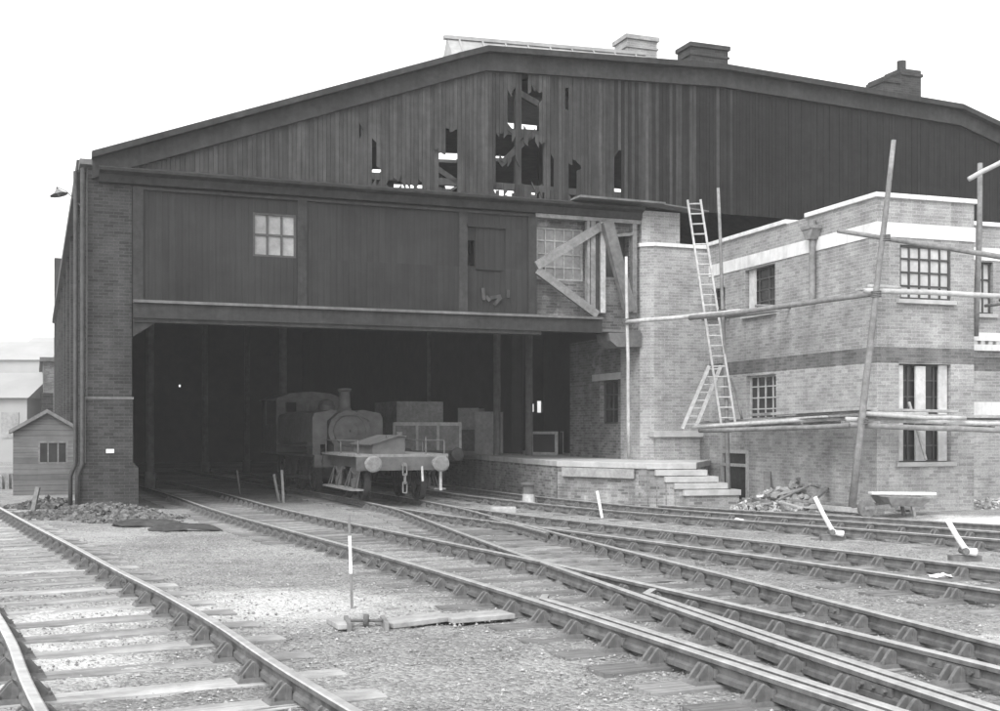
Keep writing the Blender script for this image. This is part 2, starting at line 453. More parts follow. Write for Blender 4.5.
# check rails beside the frog
ck = clipy(offset(LN['B'], -G+.128), 3, 11.0); e = ck[-1]; ck.append(e+Vector((.03, .25)))
rail(ck, T['B'], -.002, 'check_rail')
ck = clipy(offset(LN['C'], -G+.128), 3, 11.6); e = ck[-1]; ck.append(e+Vector((.10, .3)))
rail(ck, T['C'], -.006, 'check_rail')
ck = clipy(offset(LN['C'], G-.128), 19.5, 24.5); rail(ck, T['C'], -.006, 'check_rail')

def chair_mesh():
    m = MB()
    # base casting, tapered, 370 x 190, rail along y
    def frus(x0, x1, y0, y1, z0, z1, k):
        cx, cy = (x0+x1)/2, (y0+y1)/2
        m.add([(x0, y0, z0), (x1, y0, z0), (x1, y1, z0), (x0, y1, z0)]+[(cx+(x-cx)*k, cy+(y-cy)*k, z1) for x, y in ((x0, y0), (x1, y0), (x1, y1), (x0, y1))],
              [(3, 2, 1, 0), (4, 5, 6, 7), (0, 1, 5, 4), (1, 2, 6, 5), (2, 3, 7, 6), (3, 0, 4, 7)])
    frus(-.19, .19, -.10, .10, 0, .032, .9)
    for s in (-1, 1):
        for y in (-.045, .045):   # twin ribs of each jaw
            pr = [(s*.040, .03), (s*.165, .03), (s*.085, .125), (s*.066, .135), (s*.040, .110)]
            m.prism(pr, lambda p, d, y=y: (p[0], y+d, p[1]), -.014, .014)
        pr = [(s*.040, .03), (s*.075, .03), (s*.068, .135), (s*.040, .112)]
        m.prism(pr, lambda p, d: (p[0], d, p[1]), -.075, .075)
        for y in (-.06, .06): m.tube([(s*.15, y*1.0, .025), (s*.15, y, .055)], .017, 6)
    m.box(.014, .040, -.11, .10, .052, .105)      # oak key
    return m
_c = chair_mesh().build('rail_chair', M_chair); CHAIR = _c.data
bpy.data.objects.remove(_c)

def cross(line, p, d, half):
    """parameters where the segment p +- d*half meets the polyline"""
    n = Vector((-d.y, d.x)); out = []
    for a, b in zip(line[:-1], line[1:]):
        sa, sb = (a-p).dot(n), (b-p).dot(n)
        if sa*sb <= 0 and sa != sb:
            q = a+(b-a)*(sa/(sa-sb)); t = (q-p).dot(d)
            if -half <= t <= half: out.append((t, (b-a).normalized()))
    return out
def in_view(x, y):
    px = CX+F*x/y; return y > 4.6 and -160 < px < 1160
def sleeper(track, mid, d, half, rails, wdt=.26, proud=.035, chairs=True):
    """a timber centred at mid lying along d, with a chair under every rail it carries"""
    z = -.30*ss((mid.y-9)/21)
    o0 = ORG[track.name]
    m = MB(); L2 = half; hw = wdt/2*R.uniform(.92, 1.06); jz = R.uniform(-.010, .004)
    n = 5
    top = proud+jz
    pts = []
    for i in range(n+1):
        x = -L2+2*L2*i/n
        for (y, zz) in ((-hw, -.1), (-hw, top-.008), (-hw+.012, top), (hw-.012, top), (hw, top-.008), (hw, -.1)):
            pts.append((x+R.uniform(-.004, .004), y+R.uniform(-.006, .006), zz+(R.uniform(-.005, .003) if zz > 0 else 0)))
    k = 6; fsx = [(i*k+j, (i+1)*k+j, (i+1)*k+(j+1) % k, i*k+(j+1) % k) for i in range(n) for j in range(k)]+[tuple(range(k-1, -1, -1)), tuple(n*k+j for j in range(k))]
    m.add(pts, fsx)
    ob = m.build('sleeper', M_sleeper2 if track is T['A'] else M_sleeper, None)
    ang = math.atan2(d.y, d.x)+R.uniform(-.012, .012)
    ob.parent = track; ob.location = (mid.x-o0.x, mid.y-o0.y, z-o0.z); ob.rotation_euler = (0, 0, ang)
    if chairs:
        done = []
        for ln, rl, side in rails:
            for t, rd in cross(ln, mid, d, half-.12):
                if any(abs(t-q) < .27 for q in done): continue
                done.append(t)
                c = bpy.data.objects.new('rail_chair', CHAIR); COL.objects.link(c); c.parent = ob
                c.location = (t, 0, TOP-.145-.034+.002)
                ra = math.atan2(rd.y, rd.x)-math.pi/2-ang
                c.rotation_euler = (0, 0, ra+(math.pi if side < 0 else 0))
    return ob
def stations(line, spacing, y0, y1, start=0):
    out = []; acc = start; 
    for a, b in zip(line[:-1], line[1:]):
        s = (b-a).length; d = (b-a)/s
        while acc < s:
            p = a+d*acc
            if y0 <= p.y <= y1: out.append((p, Vector((d.y, -d.x))))
            acc += spacing
        acc -= s
    return out
def RL(*ks):
    return [(RAILS[k][i], k, (-1, 1)[i]) for k in ks for i in (0, 1)]
for p, d in stations(LN['A'], .78, 4, 34): 
    if in_view(p.x, p.y): sleeper(T['A'], p, d, 1.32, RL('A'), proud=.026)
for p, d in stations(LN['B'], .66, 3.5, 40, .2):
    if not in_view(p.x, p.y) and p.y > 6: continue
    if p.y < 19.5:
        c2 = [t for t, _ in cross(RAILS['C'][1], p, d, 9)]
        hi = (c2[0] if c2 else .75)+.55; lo = -1.3
        hi = min(hi, 4.2)
        sleeper(T['B'], p+d*((lo+hi)/2), d, (hi-lo)/2, RL('B', 'C'), wdt=.30, proud=.022, chairs=p.y < 34)
    else: sleeper(T['B'], p, d, 1.32, RL('B'), chairs=p.y < 34)
for p, d in stations(LN['C'], .70, 19.3, 38):
    if p.y < 29.5:
        d2 = [t for t, _ in cross(RAILS['D'][1], p, d, 9)]
        hi = (d2[0] if d2 else .75)+.5; lo = -1.25
        if hi > 3.9: hi = 1.3
        sleeper(T['C'], p+d*((lo+hi)/2), d, (hi-lo)/2, RL('C', 'D'), wdt=.28)
    else: sleeper(T['C'], p, d, 1.32, RL('C'), chairs=p.y < 31)
for p, d in stations(LN['D'], .72, 6, 19.6):
    if in_view(p.x, p.y):
        lo = -1.3 if p.y < 15.5 else -1.05
        sleeper(T['D'], p+d*((lo+1.32)/2), d, (1.32-lo)/2, RL('D'), proud=.03)
for p, d in stations(LN['E'], .76, 9, 40):
    if in_view(p.x, p.y): sleeper(T['E'], p, d, 1.32, RL('E'), proud=.03, chairs=p.y < 33)
# bolted rail joints
def fishplate(track, k, i, y, side):
    ln = RAILS[k][i]; j = min(range(1, len(ln)-1), key=lambda q: abs(ln[q].y-y)); p = ln[j]; d = (ln[j+1]-ln[j-1]).normalized(); r = Vector((d.y, -d.x))*side
    z = -.30*ss((p.y-9)/21)+TOP-.145+DZ[k]
    f = lambda a, b, c: (p.x+d.x*a+r.x*b, p.y+d.y*a+r.y*b, z+c)
    m = MB(); m.box(-.24, .24, .012, .030, .046, .102, f)
    for a in (-.18, -.06, .06, .18): m.tube([f(a, .028, .074), f(a, .055, .074)], .017, 6)
    m.build('fishplate', M_rust, track)
for k, i, y, s in (('B', 0, 6.55, -1), ('B', 1, 7.95, -1), ('C', 0, 7.3, -1), ('C', 1, 10.6, -1), ('D', 0, 14.6, -1), ('A', 1, 12.8, -1), ('D', 1, 17.3, -1), ('B', 0, 15.2, -1)):
    fishplate(T[k], k, i, y, s)

# loose spare rail lying along the platform side
sr = rail(spline([(3.9, 29.5), (6.6, 26.1), (9.3, 22.1), (12.2, 18.0)]), None, -.03, 'spare_rail')
tag(sr, 'spare rail lying beyond the farthest track, in front of the rubble', 'rail')

# ------------------------------------------------------------------ engine shed
sd = Vector((-.3875, 1, 0)).normalized(); td = Vector((sd.y, -sd.x, 0))
SO = Vector((-9.9, 28.5, 0))
FP = Plane(SO, td, -sd)                       # front plane of the shed
SP = Plane(SO, sd, -td)                       # its left flank
shed = thing('engine_shed', 'huge dark timber-fronted engine shed with broken gable boarding and a sooty brick corner pier', 'engine shed', (SO.x, SO.y, -.2))
ff = FP.f()
def fbox(m, px0, px1, z0, z1, o0, o1): return m.box(FP.u(px0), FP.u(px1), o0, o1, z0, z1, ff)
zl = FP.z(133, 172)                            # ledge level
zbt, zbb = FP.z(132, 300), FP.z(132, 318)
# corner pier
m = MB()
z398 = FP.z(110, 398); z465 = FP.z(110, 463); zt = FP.z(100, 166)
pw = FP.u(132)
m.box(0.10, pw, -.9, -.02, z398, zt, ff)
m.box(0.06, pw+.02, -.92, .02, z465-.02, z398, ff)
m.prism([(-.06, z465-.1), (pw+.12, z465-.1), (pw+.02, z465+.02), (.06, z465+.02)], lambda p, d: ff(p[0], d, p[1]), -.92, .06)
m.box(-.08, pw+.14, -1.0, .12, -.45, z465-.1, ff)
m.build('brick_pier', M_oldbrick, shed)
m = MB(); m.box(-.08, .62, -.95, .08, zt, zt+.13, ff); m.build('pier_capstone', M_trim, shed)
m = MB(); m.box(0.04, pw+.04, -.05, .035, z398-.03, z398+.03, ff); m.build('string_course', M_trim, shed)
m = MB(); m.box(FP.u(106), FP.u(114), .02, .045, FP.z(110, 453), FP.z(110, 449), ff); m.build('number_plate', M_white, shed)
m = MB()
for o, dx in ((-.35, -.16), (.10, -.02)):
    m.tube([ff(dx, o, zt-.1), ff(dx, o, .9), ff(dx-.12, o+.1, .6), ff(dx-.12, o+.1, -.3)], .055, 8)
m.build('downpipe', M_iron, shed, smooth=True)
# left flank: bays between pilasters
m = MB(); m.box(.9, 46, -.5, -.25, -.5, zt+.1, SP.f())
for k in range(9): m.box(1.2+k*5.2, 2.0+k*5.2, -.25, -.02, -.5, zt+.05, SP.f())
m.build('side_wall', M_oldbrick, shed)
m = MB(); m.box(.9, 46, -.6, .12, zt+.05, zt+.3, SP.f()); m.build('eaves_gutter', M_iron, shed)
# boarded front above the tracks
uw0, uw1, wz0, wz1 = FP.u(253), FP.u(296), FP.z(274, 257), FP.z(274, 213.5)
hu0, hu1, hz0, hz1 = FP.u(466), FP.u(503), FP.z(484, 270), FP.z(484, 228)
m = MB(); m.holewall(Vector((SO.x, SO.y, 0)), td, Z, -sd, pw+.01, FP.u(535), zbt-.02, zl, [(uw0, uw1, wz0, wz1), (hu0, FP.u(475), FP.z(470, 266), FP.z(470, 240))], .12)
m.build('front_boarding', M_panel, shed)
m = MB()
for px in (138, 302, 463, 532): 
    u = FP.u(px); m.box(u-.12, u+.12, 0, .05, zbt, zl-.35, ff)
m.box(pw, FP.u(535), 0.001, .06, zl-.42, zl-.36, ff)
m.build('batten', M_beam, shed)
def window(plane, u0, u1, z0, z1, cols, rows, parent, fm, pm, recess=.05, bar=.03, fr=.06, sill=None, name='window'):
    f = plane.f(); m = MB()
    for a, b in ((u0, u0+fr), (u1-fr, u1)): m.box(a, b, -recess-.05, -recess+.01, z0, z1, f)
    for a, b in ((z0, z0+fr), (z1-fr, z1)): m.box(u0+fr, u1-fr, -recess-.05, -recess+.01, a, b, f)
    for i in range(1, cols):
        u = u0+(u1-u0)*i/cols; m.box(u-bar/2, u+bar/2, -recess-.045, -recess+.004, z0+fr, z1-fr, f)
    for j in range(1, rows):
        z = z0+(z1-z0)*j/rows; m.box(u0+fr, u1-fr, -recess-.042, -recess+.001, z-bar/2, z+bar/2, f)
    wo = m.build(name, fm, parent)
    g = MB()
    for i in range(cols):
        for j in range(rows):
            a, b = u0+(u1-u0)*i/cols, u0+(u1-u0)*(i+1)/cols; c, d = z0+(z1-z0)*j/rows, z0+(z1-z0)*(j+1)/rows
            t1, t2 = R.uniform(-.004, .004), R.uniform(-.004, .004)
            P = [plane.pt(a+.004, -recess-.030+t1, c+.004), plane.pt(b-.004, -recess-.030+t2, c+.004), plane.pt(b-.004, -recess-.030-t1, d-.004), plane.pt(a+.004, -recess-.030-t2, d-.004)]
            Q = [p-plane.n*.006 for p in P]
            g.add(P+Q, [(0, 1, 2, 3), (7, 6, 5, 4), (0, 4, 5, 1), (1, 5, 6, 2), (2, 6, 7, 3), (3, 7, 4, 0)])
    g.build('pane', pm, wo)
    if sill:
        m = MB(); m.box(u0-.1, u1+.1, -.1, .09, z0-sill, z0-.003, f); m.build('sill', M_conc, wo, bevel=.01)
    return wo
window(FP, uw0, uw1, wz0, wz1, 3, 2, shed, M_darkframe, M_dglass, .02, .05, .05)
m = MB(); m.box(FP.u(475.3), hu1, 0.0, .045, hz0, hz1, ff); m.box(hu0, hu1+.05, .001, .09, hz1, hz1+.08, ff); m.build('hatch_door', M_panel, shed)
# torn boards
m = MB()
for px, py, px2, py2 in ((486, 296, 490, 301), (490, 298, 501, 296), (494, 305, 501, 297), (483, 288, 484, 300), (508, 290, 508, 298)):
    m.bar(FP.px(px, py, .02), FP.px(px2, py2, .07), .09, .025, -sd)
m.build('torn_board', M_gable, shed)
# beam over the opening
m = MB(); m.box(pw+.02, FP.u(600), -.25, .13, zbb, zbt-.07, ff)
m.box(pw+.02, FP.u(540), -.30, .09, zbb-.10, zbb-.002, ff)
m.prism([(pw+.02, zbb-.1), (pw+.55, zbb-.1), (pw+.02, zbb-.45)], lambda p, d: ff(p[0], d, p[1]), -.2, .05)
m.build('lintel_beam', M_beam, shed)
m = MB(); m.box(pw+.02, FP.u(600), -.05, .19, zbt-.068, zbt, ff); m.build('lintel_moulding', M_trim, shed)
# ledge below the gable
m = MB(); uR = 32.0
prf = [(0, zl-.32), (.12, zl-.30), (.16, zl-.12), (.34, zl-.06), (.36, zl+.0), (.02, zl+.10), (0, zl+.10)]
m.add([ff(u, o, z) for u in (.35, FP.u(640)) for o, z in prf], [tuple(range(6, -1, -1)), tuple(range(7, 14))]+[(i, (i+1) % 7, 7+(i+1) % 7, 7+i) for i in range(7)])
m.build('ledge', M_beam, shed)
m = MB(); m.prism([(FP.u(570), zl+.1), (FP.u(571), zl+.16), (FP.u(655), zl+.14), (FP.u(655), zl+.09)], lambda p, d: ff(p[0], d, p[1]), .0, .62)
m.prism([(FP.u(650), zl+.1), (FP.u(650), zl+.14), (FP.u(700), zl+.02), (FP.u(700), zl-.02)], lambda p, d: ff(p[0], d, p[1]), .0, .5)
m.build('lean_to_sheet', M_trim, shed)
# gable outline
def OU(px, py): return (FP.u(px), FP.z(px, py))
e0, e1, e2 = OU(92, 153), OU(485, 48), OU(958, 106)
e15 = (FP.u(720), FP.z(720, 66)); ztop = e1[1]
e2 = (e2[0], e2[1]); e3 = (e2[0]+5.8, e2[1]-2.6); e3b = (e2[0]+1.6, e2[1]-.45)
OUT = [e0, (FP.u(455), FP.z(455, 55.5)), e1, e15, e2, e3b, e3]
def zo(u):
    for a, b in zip(OUT[:-1], OUT[1:]):
        if a[0] <= u <= b[0]: return a[1]+(b[1]-a[1])*(u-a[0])/(b[0]-a[0])
    return OUT[0][1] if u < OUT[0][0] else OUT[-1][1]
HPX = [(510.5, 94, 516, 128), (522, 72, 526, 94), (521, 94, 537.6, 130), (446, 130, 455.5, 155), (437, 153, 455.5, 190), (497, 136, 513, 160), (497, 160, 518, 187), (522.5, 143, 546, 187),
       (571, 162, 575, 198), (615, 155, 620.5, 202), (551, 160, 553.5, 194), (374, 144, 377, 174), (566, 88, 569, 106), (386, 185.5, 424, 188.5), (493, 190, 514, 194), (530, 192, 546, 197), (578, 164, 580, 172), (362, 125, 363.5, 139), (540, 90, 541.5, 99), (372, 170, 380, 178)]
HOL = [(FP.u(a), FP.u(c), FP.z((a+c)/2, d), FP.z((a+c)/2, b)) for a, b, c, d in HPX]
def gboards(u0, u1, name, step):
    m = MB(); tone = []; u = u0
    while u < u1:
        t = (u-FP.u(480))/(FP.u(720)-FP.u(480))+R.uniform(-.35, .35); n0 = len(m.F); tn = 0 if t < .33 else 1 if t < .8 else 2
        wd = step*R.uniform(.85, 1.1); a, b = u, min(u+wd-.008, u1); mid = (a+b)/2
        lo, hi = zl+.06, zo(mid)-.12
        cuts = sorted([(h[2]+R.uniform(-.16, .10), h[3]+R.uniform(-.10, .16)) for h in HOL if h[0]-step*.3 < mid < h[1]+step*.3])
        segs = []; c = lo
        for q0, q1 in cuts:
            if q0 > c+.05: segs.append((c, q0))
            c = max(c, q1)
        if hi > c: segs.append((c, hi))
        off = R.uniform(-.008, .008)
        for s0, s1 in segs:
            j0 = R.uniform(-.10, .10) if s0 > lo else 0; j1 = R.uniform(-.10, .10) if s1 < hi else 0
            za, zb = (zo(a)-.12, zo(b)-.12) if s1 == hi else (s1+j1, s1-j1)
            P = [(a, s0+j0), (b, s0-j0), (b, zb), (a, za)]
            m.prism(P, lambda p, d: ff(p[0], d, p[1]), off-.028, off)
        tone += [tn]*(len(m.F)-n0); u += wd
    o = m.build(name, M_gable, shed); o.data.materials.append(M_gable2); o.data.materials.append(M_tarred)
    for p, t in zip(o.data.polygons, tone): p.material_index = t
usplit = FP.u(588)
gboards(e0[0]+.25, e3[0], 'gable_boarding', .115)
# frame seen through the holes
m = MB()
ub0 = FP.u(300); 
for z in (FP.z(520, 132), FP.z(520, 187)): m.box(ub0, FP.u(640), -.17, -.05, z-.09, z+.09, ff)
for px in (365, 436, 519, 548, 612): u = FP.u(px); m.box(u-.09, u+.09, -.16, -.04, zl, zo(u)-.3, ff)
m.bar(FP.px(500, 165, -.10), FP.px(533, 133, -.10), .16, .10, -sd)
m.bar(FP.px(517, 92, -.10), FP.px(538, 104, -.10), .16, .10, -sd)
m.bar(FP.px(436, 168, -.10), FP.px(456, 182, -.10), .14, .10, -sd)
m.build('gable_stud', M_gable, shed)
# barge boards along the verge
m = MB(); m2 = MB()
for a, b in zip(OUT[:-1], OUT[1:]):
    m.prism([(a[0], a[1]-.16), (b[0], b[1]-.16), (b[0], b[1]-.62), (a[0], a[1]-.62)], lambda p, d: ff(p[0], d, p[1]), -.02, .09)
    m2.prism([(a[0]-.01, a[1]), (b[0]+.01, b[1]), (b[0]+.01, b[1]-.155), (a[0]-.01, a[1]-.155)], lambda p, d: ff(p[0], d, p[1]), -.02, .26)
m.build('barge_board', M_beam, shed); m2.build('verge_trim', M_beam, shed)
# roof with missing slates
def ray_roof(px, py):
    d = Vector(((px-CX)/F, 1, (HY-py)/F)); best = None
    for k in range(300, 900):
        Yv = k*.1; p = Vector((0, 0, CZ))+d*Yv; q = p-SO; u, b = q.dot(td), q.dot(sd)
        if b > .2 and p.z > zo(u)-.1: return u, b
    return None
RH = []
for px0, py0, px1, py1 in ((509, 113, 519, 128), (520, 114, 539, 131), (439, 152, 457, 161), (441, 185, 451, 190), (386, 184, 424, 189), (491, 189, 516, 196), (530, 191, 549, 196), (373, 168, 380, 174), (496, 155, 503, 160), (613, 188, 622, 195)):
    c = [ray_roof(x, y) for x in (px0, px1) for y in (py0, py1)]
    c = [q for q in c if q]
    if len(c) == 4: RH.append((min(q[0] for q in c), max(q[0] for q in c), min(q[1] for q in c), max(q[1] for q in c)))
m = MB()
for a, b in zip(OUT[:-1], OUT[1:]):
    A = ff(a[0], 0, a[1]); U = (ff(b[0], 0, b[1])-A); ln = U.length; U.normalize(); kx = (b[0]-a[0])/ln
    nrm = U.cross(sd); nrm = nrm if nrm.z > 0 else -nrm
    hs_ = [((h[0]-a[0])/kx, (h[1]-a[0])/kx, h[2], h[3]) for h in RH]
    m.holewall(A-nrm*.02, U, sd, nrm, 0, ln, -.12, 46, hs_, .12)
roof = m.build('roof', M_roof, shed)
# ridge lantern behind the gable
m = MB(); u0, u1 = FP.u(447, -3.4), FP.u(645, -3.4)
za = zo(FP.u(470))-.15
zA, zB = FP.z(448, 38.5, -3.4), FP.z(630, 53, -3.4)
m.add([ff(u, o, z) for u, zz in ((u0, zA), (u1, zB)) for o, z in ((-1.9, za-.3), (-3.4, zz), (-4.9, za-.3))], [(0, 1, 2), (5, 4, 3), (0, 3, 4, 1), (1, 4, 5, 2), (2, 5, 3, 0)])
m.bar(ff(u0-.1, -3.4, zA+.02), ff(u1, -3.4, zB+.02), .16, .10)
for k in range(9):
    t = (k+.5)/9; u_ = u0+(u1-u0)*t; m.bar(ff(u_, -1.86, za-.28), ff(u_, -3.38, zA+(zB-zA)*t), .05, .06)
m.build('ridge_skylight', M_zinc, roof)
for (px0, px1, pt, pot, mt) in ((627, 657, 34, 0, M_newbrick), (691, 728, 42, 0, M_oldbrick), (884, 921, 72, 1, M_oldbrick)):
    o = -5.0; a, b = FP.u(px0, o), FP.u(px1, o); zt2 = FP.z(px0, pt, o); zb2 = zo((a+b)/2)-.2
    m = MB()
    if pot:
        c = a+(b-a)*.45
        m.box(a, c, o-.9, o, zb2, zt2-.15, ff); m.box(a-.05, c, o-.95, o+.05, zt2-.35, zt2-.22, ff)
        m.box(c, b, o-.9, o, zb2, zt2+.22, ff); m.box(c, b+.06, o-.95, o+.05, zt2-.02, zt2+.08, ff)
        cu = (c*.6+b*.4); m.tube([ff(cu, o-.4, zt2+.2), ff(cu, o-.4, zt2+.62)], .16, 10)
    else:
        m.box(a, b, o-.9, o, zb2, zt2-.14, ff); m.box(a-.06, b+.06, o-.96, o+.06, zt2-.14, zt2, ff); m.box(a-.04, b+.04, o-.94, o+.04, zt2-.42, zt2-.36, ff)
    m.build('chimney', mt, roof)
# braced bay at the right of the boarding
uA, uB, uC, uD = FP.u(535), FP.u(591), FP.u(599), FP.u(640)
zt3 = zl-.30
m = MB()
m.holewall(FP.pt(0, -.30, 0), td, Z, -sd, uA, uC, zbt-.02, zt3, [(FP.u(541), FP.u(588), FP.z(562, 279), FP.z(562, 226))], .2)
m.holewall(FP.pt(0, -.12, 0), td, Z, -sd, uC, uD+.1, FP.z(620, 330), zt3, [(FP.u(605), FP.u(631), FP.z(618, 277), FP.z(618, 232))], .25)
m.box(uA-.02, uA+.03, -.3, -.12, zbt, zt3, ff)
m.build('brick_infill', M_infill, shed)
window(Plane(FP.pt(0, -.30, 0), td, -sd), FP.u(541), FP.u(588), FP.z(562, 279), FP.z(562, 226), 5, 4, shed, M_frame, M_dglass, .06, .035, .05)
m = MB(); m.box(FP.u(605), FP.u(631), -.42, -.38, FP.z(618, 277), FP.z(618, 232), ff); m.build('window', M_glass, shed)
m = MB(); m.bar(FP.px(601, 226, .06), FP.px(536, 266, .06), .24, .14, -sd); m.build('brace', M_timber, shed)
m = MB(); m.bar(FP.px(537, 270, .04), FP.px(597, 315, .04), .22, .12, -sd); m.build('brace', M_timber, shed)
m = MB(); m.bar(FP.px(607, 222, .20), FP.px(630, 312, .34), .32, .2, -sd); m.build('brace', M_trim, shed)
for px, wd, mt in ((592.5, .14, M_timber), (596.5, .1, M_beam), (602.5, .15, M_pale), (634, .14, M_timber), (588, .08, M_timber)):
    m = MB(); u = FP.u(px); m.box(u-wd/2, u+wd/2, -.12, .05, FP.z(px, 313), zt3, ff); m.build('post', mt, shed)
m = MB(); m.box(uA, uD, -.2, .07, zt3-.12, zt3-.001, ff); m.bar(FP.px(612, 236, .02), FP.px(634, 234, .02), .08, .08, -sd); m.build('rail_timber', M_timber, shed)
m = MB(); m.prism([(FP.u(607), FP.z(610, 333)), (FP.u(640), FP.z(640, 333)), (FP.u(640), FP.z(640, 347)), (FP.u(616), FP.z(616, 347)), (FP.u(609), FP.z(609, 341))], lambda p, d: ff(p[0], d, p[1]), -.7, .1)
m.box(FP.u(598), uD, -.7, .05, FP.z(600, 331)-.02, FP.z(620, 330), ff)
m.build('corbel', M_trim, shed)
# inner brick flank wall with window at the right of the opening
RP = Plane(FP.pt(uD+.05, -.1, 0), sd, -td)
wu0, wu1 = sorted((RP.u(600), RP.u(618))); wz = (RP.z(609, 424), RP.z(609, 380))
wl = RP.u(570)
m = MB(); m.holewall(RP.O, sd, Z, -td, .2, wl, -.3, FP.z(620, 330)-.03, [(wu0, wu1, wz[0], wz[1])], .4); m.build('flank_wall', M_infill, shed)
window(RP, wu0, wu1, wz[0], wz[1], 2, 3, shed, M_darkframe, M_glass, .15, .04, .06)
m = MB(); m.box(wu0-.5, wu1+.5, -.05, .03, wz[1], wz[1]+.2, RP.f()); m.build('lintel', M_conc, shed)
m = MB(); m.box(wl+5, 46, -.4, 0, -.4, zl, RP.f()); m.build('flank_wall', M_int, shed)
# end wall, floor beams and columns inside
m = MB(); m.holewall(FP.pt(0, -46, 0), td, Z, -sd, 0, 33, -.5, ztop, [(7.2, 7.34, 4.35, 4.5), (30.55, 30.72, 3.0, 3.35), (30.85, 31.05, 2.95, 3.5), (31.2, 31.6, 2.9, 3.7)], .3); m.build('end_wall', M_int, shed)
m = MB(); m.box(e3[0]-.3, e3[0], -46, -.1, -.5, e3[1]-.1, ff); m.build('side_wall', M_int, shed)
for px, Yc in ((283, 41), (497, 41), (529, 40), (150, 40), (430, 52), (205, 52), (247, 56), (466, 50)):
    p = PW(px, 430, Yc); m = MB(); m.tube([(p.x, p.y, -.4), (p.x, p.y, 8.2)], .13, 10); m.tube([(p.x, p.y, -.4), (p.x, p.y, .3)], .2, 10); m.tube([(p.x, p.y, 7.2), (p.x, p.y, 7.6)], [.14, .3], 10); m.build('column', M_loco2, shed, smooth=False)
m = MB()
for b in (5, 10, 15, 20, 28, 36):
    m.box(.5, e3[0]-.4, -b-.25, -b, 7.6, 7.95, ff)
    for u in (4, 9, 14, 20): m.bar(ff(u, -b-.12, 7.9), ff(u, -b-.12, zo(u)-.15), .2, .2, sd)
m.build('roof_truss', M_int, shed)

# ------------------------------------------------------------------ brick office block under construction
ud = Vector((-.3417, 1, 0)).normalized(); vd = Vector((ud.y, -ud.x, 0))
K = Vector((8.5, 27.07, 0))
LF = Plane(K, ud, -vd); RF = Plane(K, vd, -ud)
office = thing('brick_office', 'new pale brick two-storey office block still being built, with white stone bands', 'building', (K.x, K.y, -.1))
W1 = RF.u(974); LL = LF.u(704)
ztop2 = LF.z(877, 197); zb0, zb1 = LF.z(877, 236), LF.z(877, 221.5); zd0, zd1 = LF.z(872, 363), LF.z(872, 347)
zbase = -.6
def pw_(pl, a, b, c, d): 
    u = sorted((pl.u(a), pl.u(c))); mid = (a+c)/2
    return (u[0], u[1], pl.z(mid, d), pl.z(mid, b))
LW = [pw_(LF, 745, 267, 775, 312), pw_(LF, 712, 288, 725, 316), pw_(LF, 746, 375, 776, 420), pw_(LF, 721, 450, 749, 508)]
RW = [pw_(RF, 900, 246, 951, 300), pw_(RF, 899, 364, 951, 462)]
RCP = Plane(K+vd*(W1)+ud*2.4, vd, -ud)
CW = [pw_(RCP, 978, 262, 993, 314)]
RW3 = [(h[0], h[1], h[2], h[3]) for h in RW]
def layer(z0, z1, mat, name, proud=0, links=True):
    m = MB()
    m.holewall(LF.O+LF.n*proud, ud, Z, LF.n, -proud, LL, z0, z1, LW, .32+proud)
    m.holewall(RF.O+RF.n*proud, vd, Z, RF.n, .32, W1+proud, z0, z1, RW, .32+proud)
    m.box(W1-.3, W1+proud, .33, 2.4, z0, z1, lambda x, y, z: K+vd*x+ud*y+Z*z)
    m.holewall(RCP.O+RCP.n*proud, vd, Z, RCP.n, 0 if not proud else proud, 7, z0, z1, CW, .3)
    return m.build(name, mat, office)
layer(zbase, zd0, M_lowbrick, 'lower_wall')
layer(zd0, zd1, M_bandbrick, 'brick_band', .0)
layer(zd1, zb0, M_newbrick, 'upper_wall')
layer(zb0, zb1, M_stone, 'stone_band', .02)
layer(zb1, ztop2, M_newbrick, 'parapet')
# coping, left open where it has not been laid yet
m = MB()
def cop(pl, a, b, **k): m.box(a, b, -.38, .06, ztop2, ztop2+.11, pl.f())
uo0, uo1 = LF.u(806), LF.u(787)
for a, b in ((uo1, LL), (-.06, uo0)):
    if a < 0: m.build('coping', M_stone, office, bevel=.012); m = MB()
    n = max(1, int((b-a)/.9))
    for i in range(n): cop(LF, a+(b-a)*i/n, a+(b-a)*(i+1)/n-.008)
n = 5
for i in range(n): cop(RF, .382+(W1-.382)*i/n, .382+(W1-.382)*(i+1)/n-.008+(.06 if i == n-1 else 0))
m.box(W1-.38, W1+.06, .39, 2.3, ztop2, ztop2+.11, lambda x, y, z: K+vd*x+ud*y+Z*z)
for i in range(6): cop(RCP, i*1.1+.07, i*1.1+1.16)
m.build('coping', M_stone, office, bevel=.012)
# flat roof and dark inside so the windows read as rooms
inn = lambda x, y, z: K+vd*x+ud*y+Z*z
m = MB(); m.box(.33, W1-.31, .33, LL, zb1+.1, zb1+.2, inn); m.box(W1-.3, 9, 2.75, LL, zb1+.1, zb1+.2, inn); m.box(.33, W1-.31, .33, LL, zd0, zd0+.15, inn); m.box(W1-.2, 9, 2.75, LL, zd0, zd0+.15, inn); m.box(.33, 9, 4.5, 4.6, zbase, zb1, inn); m.build('floor_slab', M_conc, office)
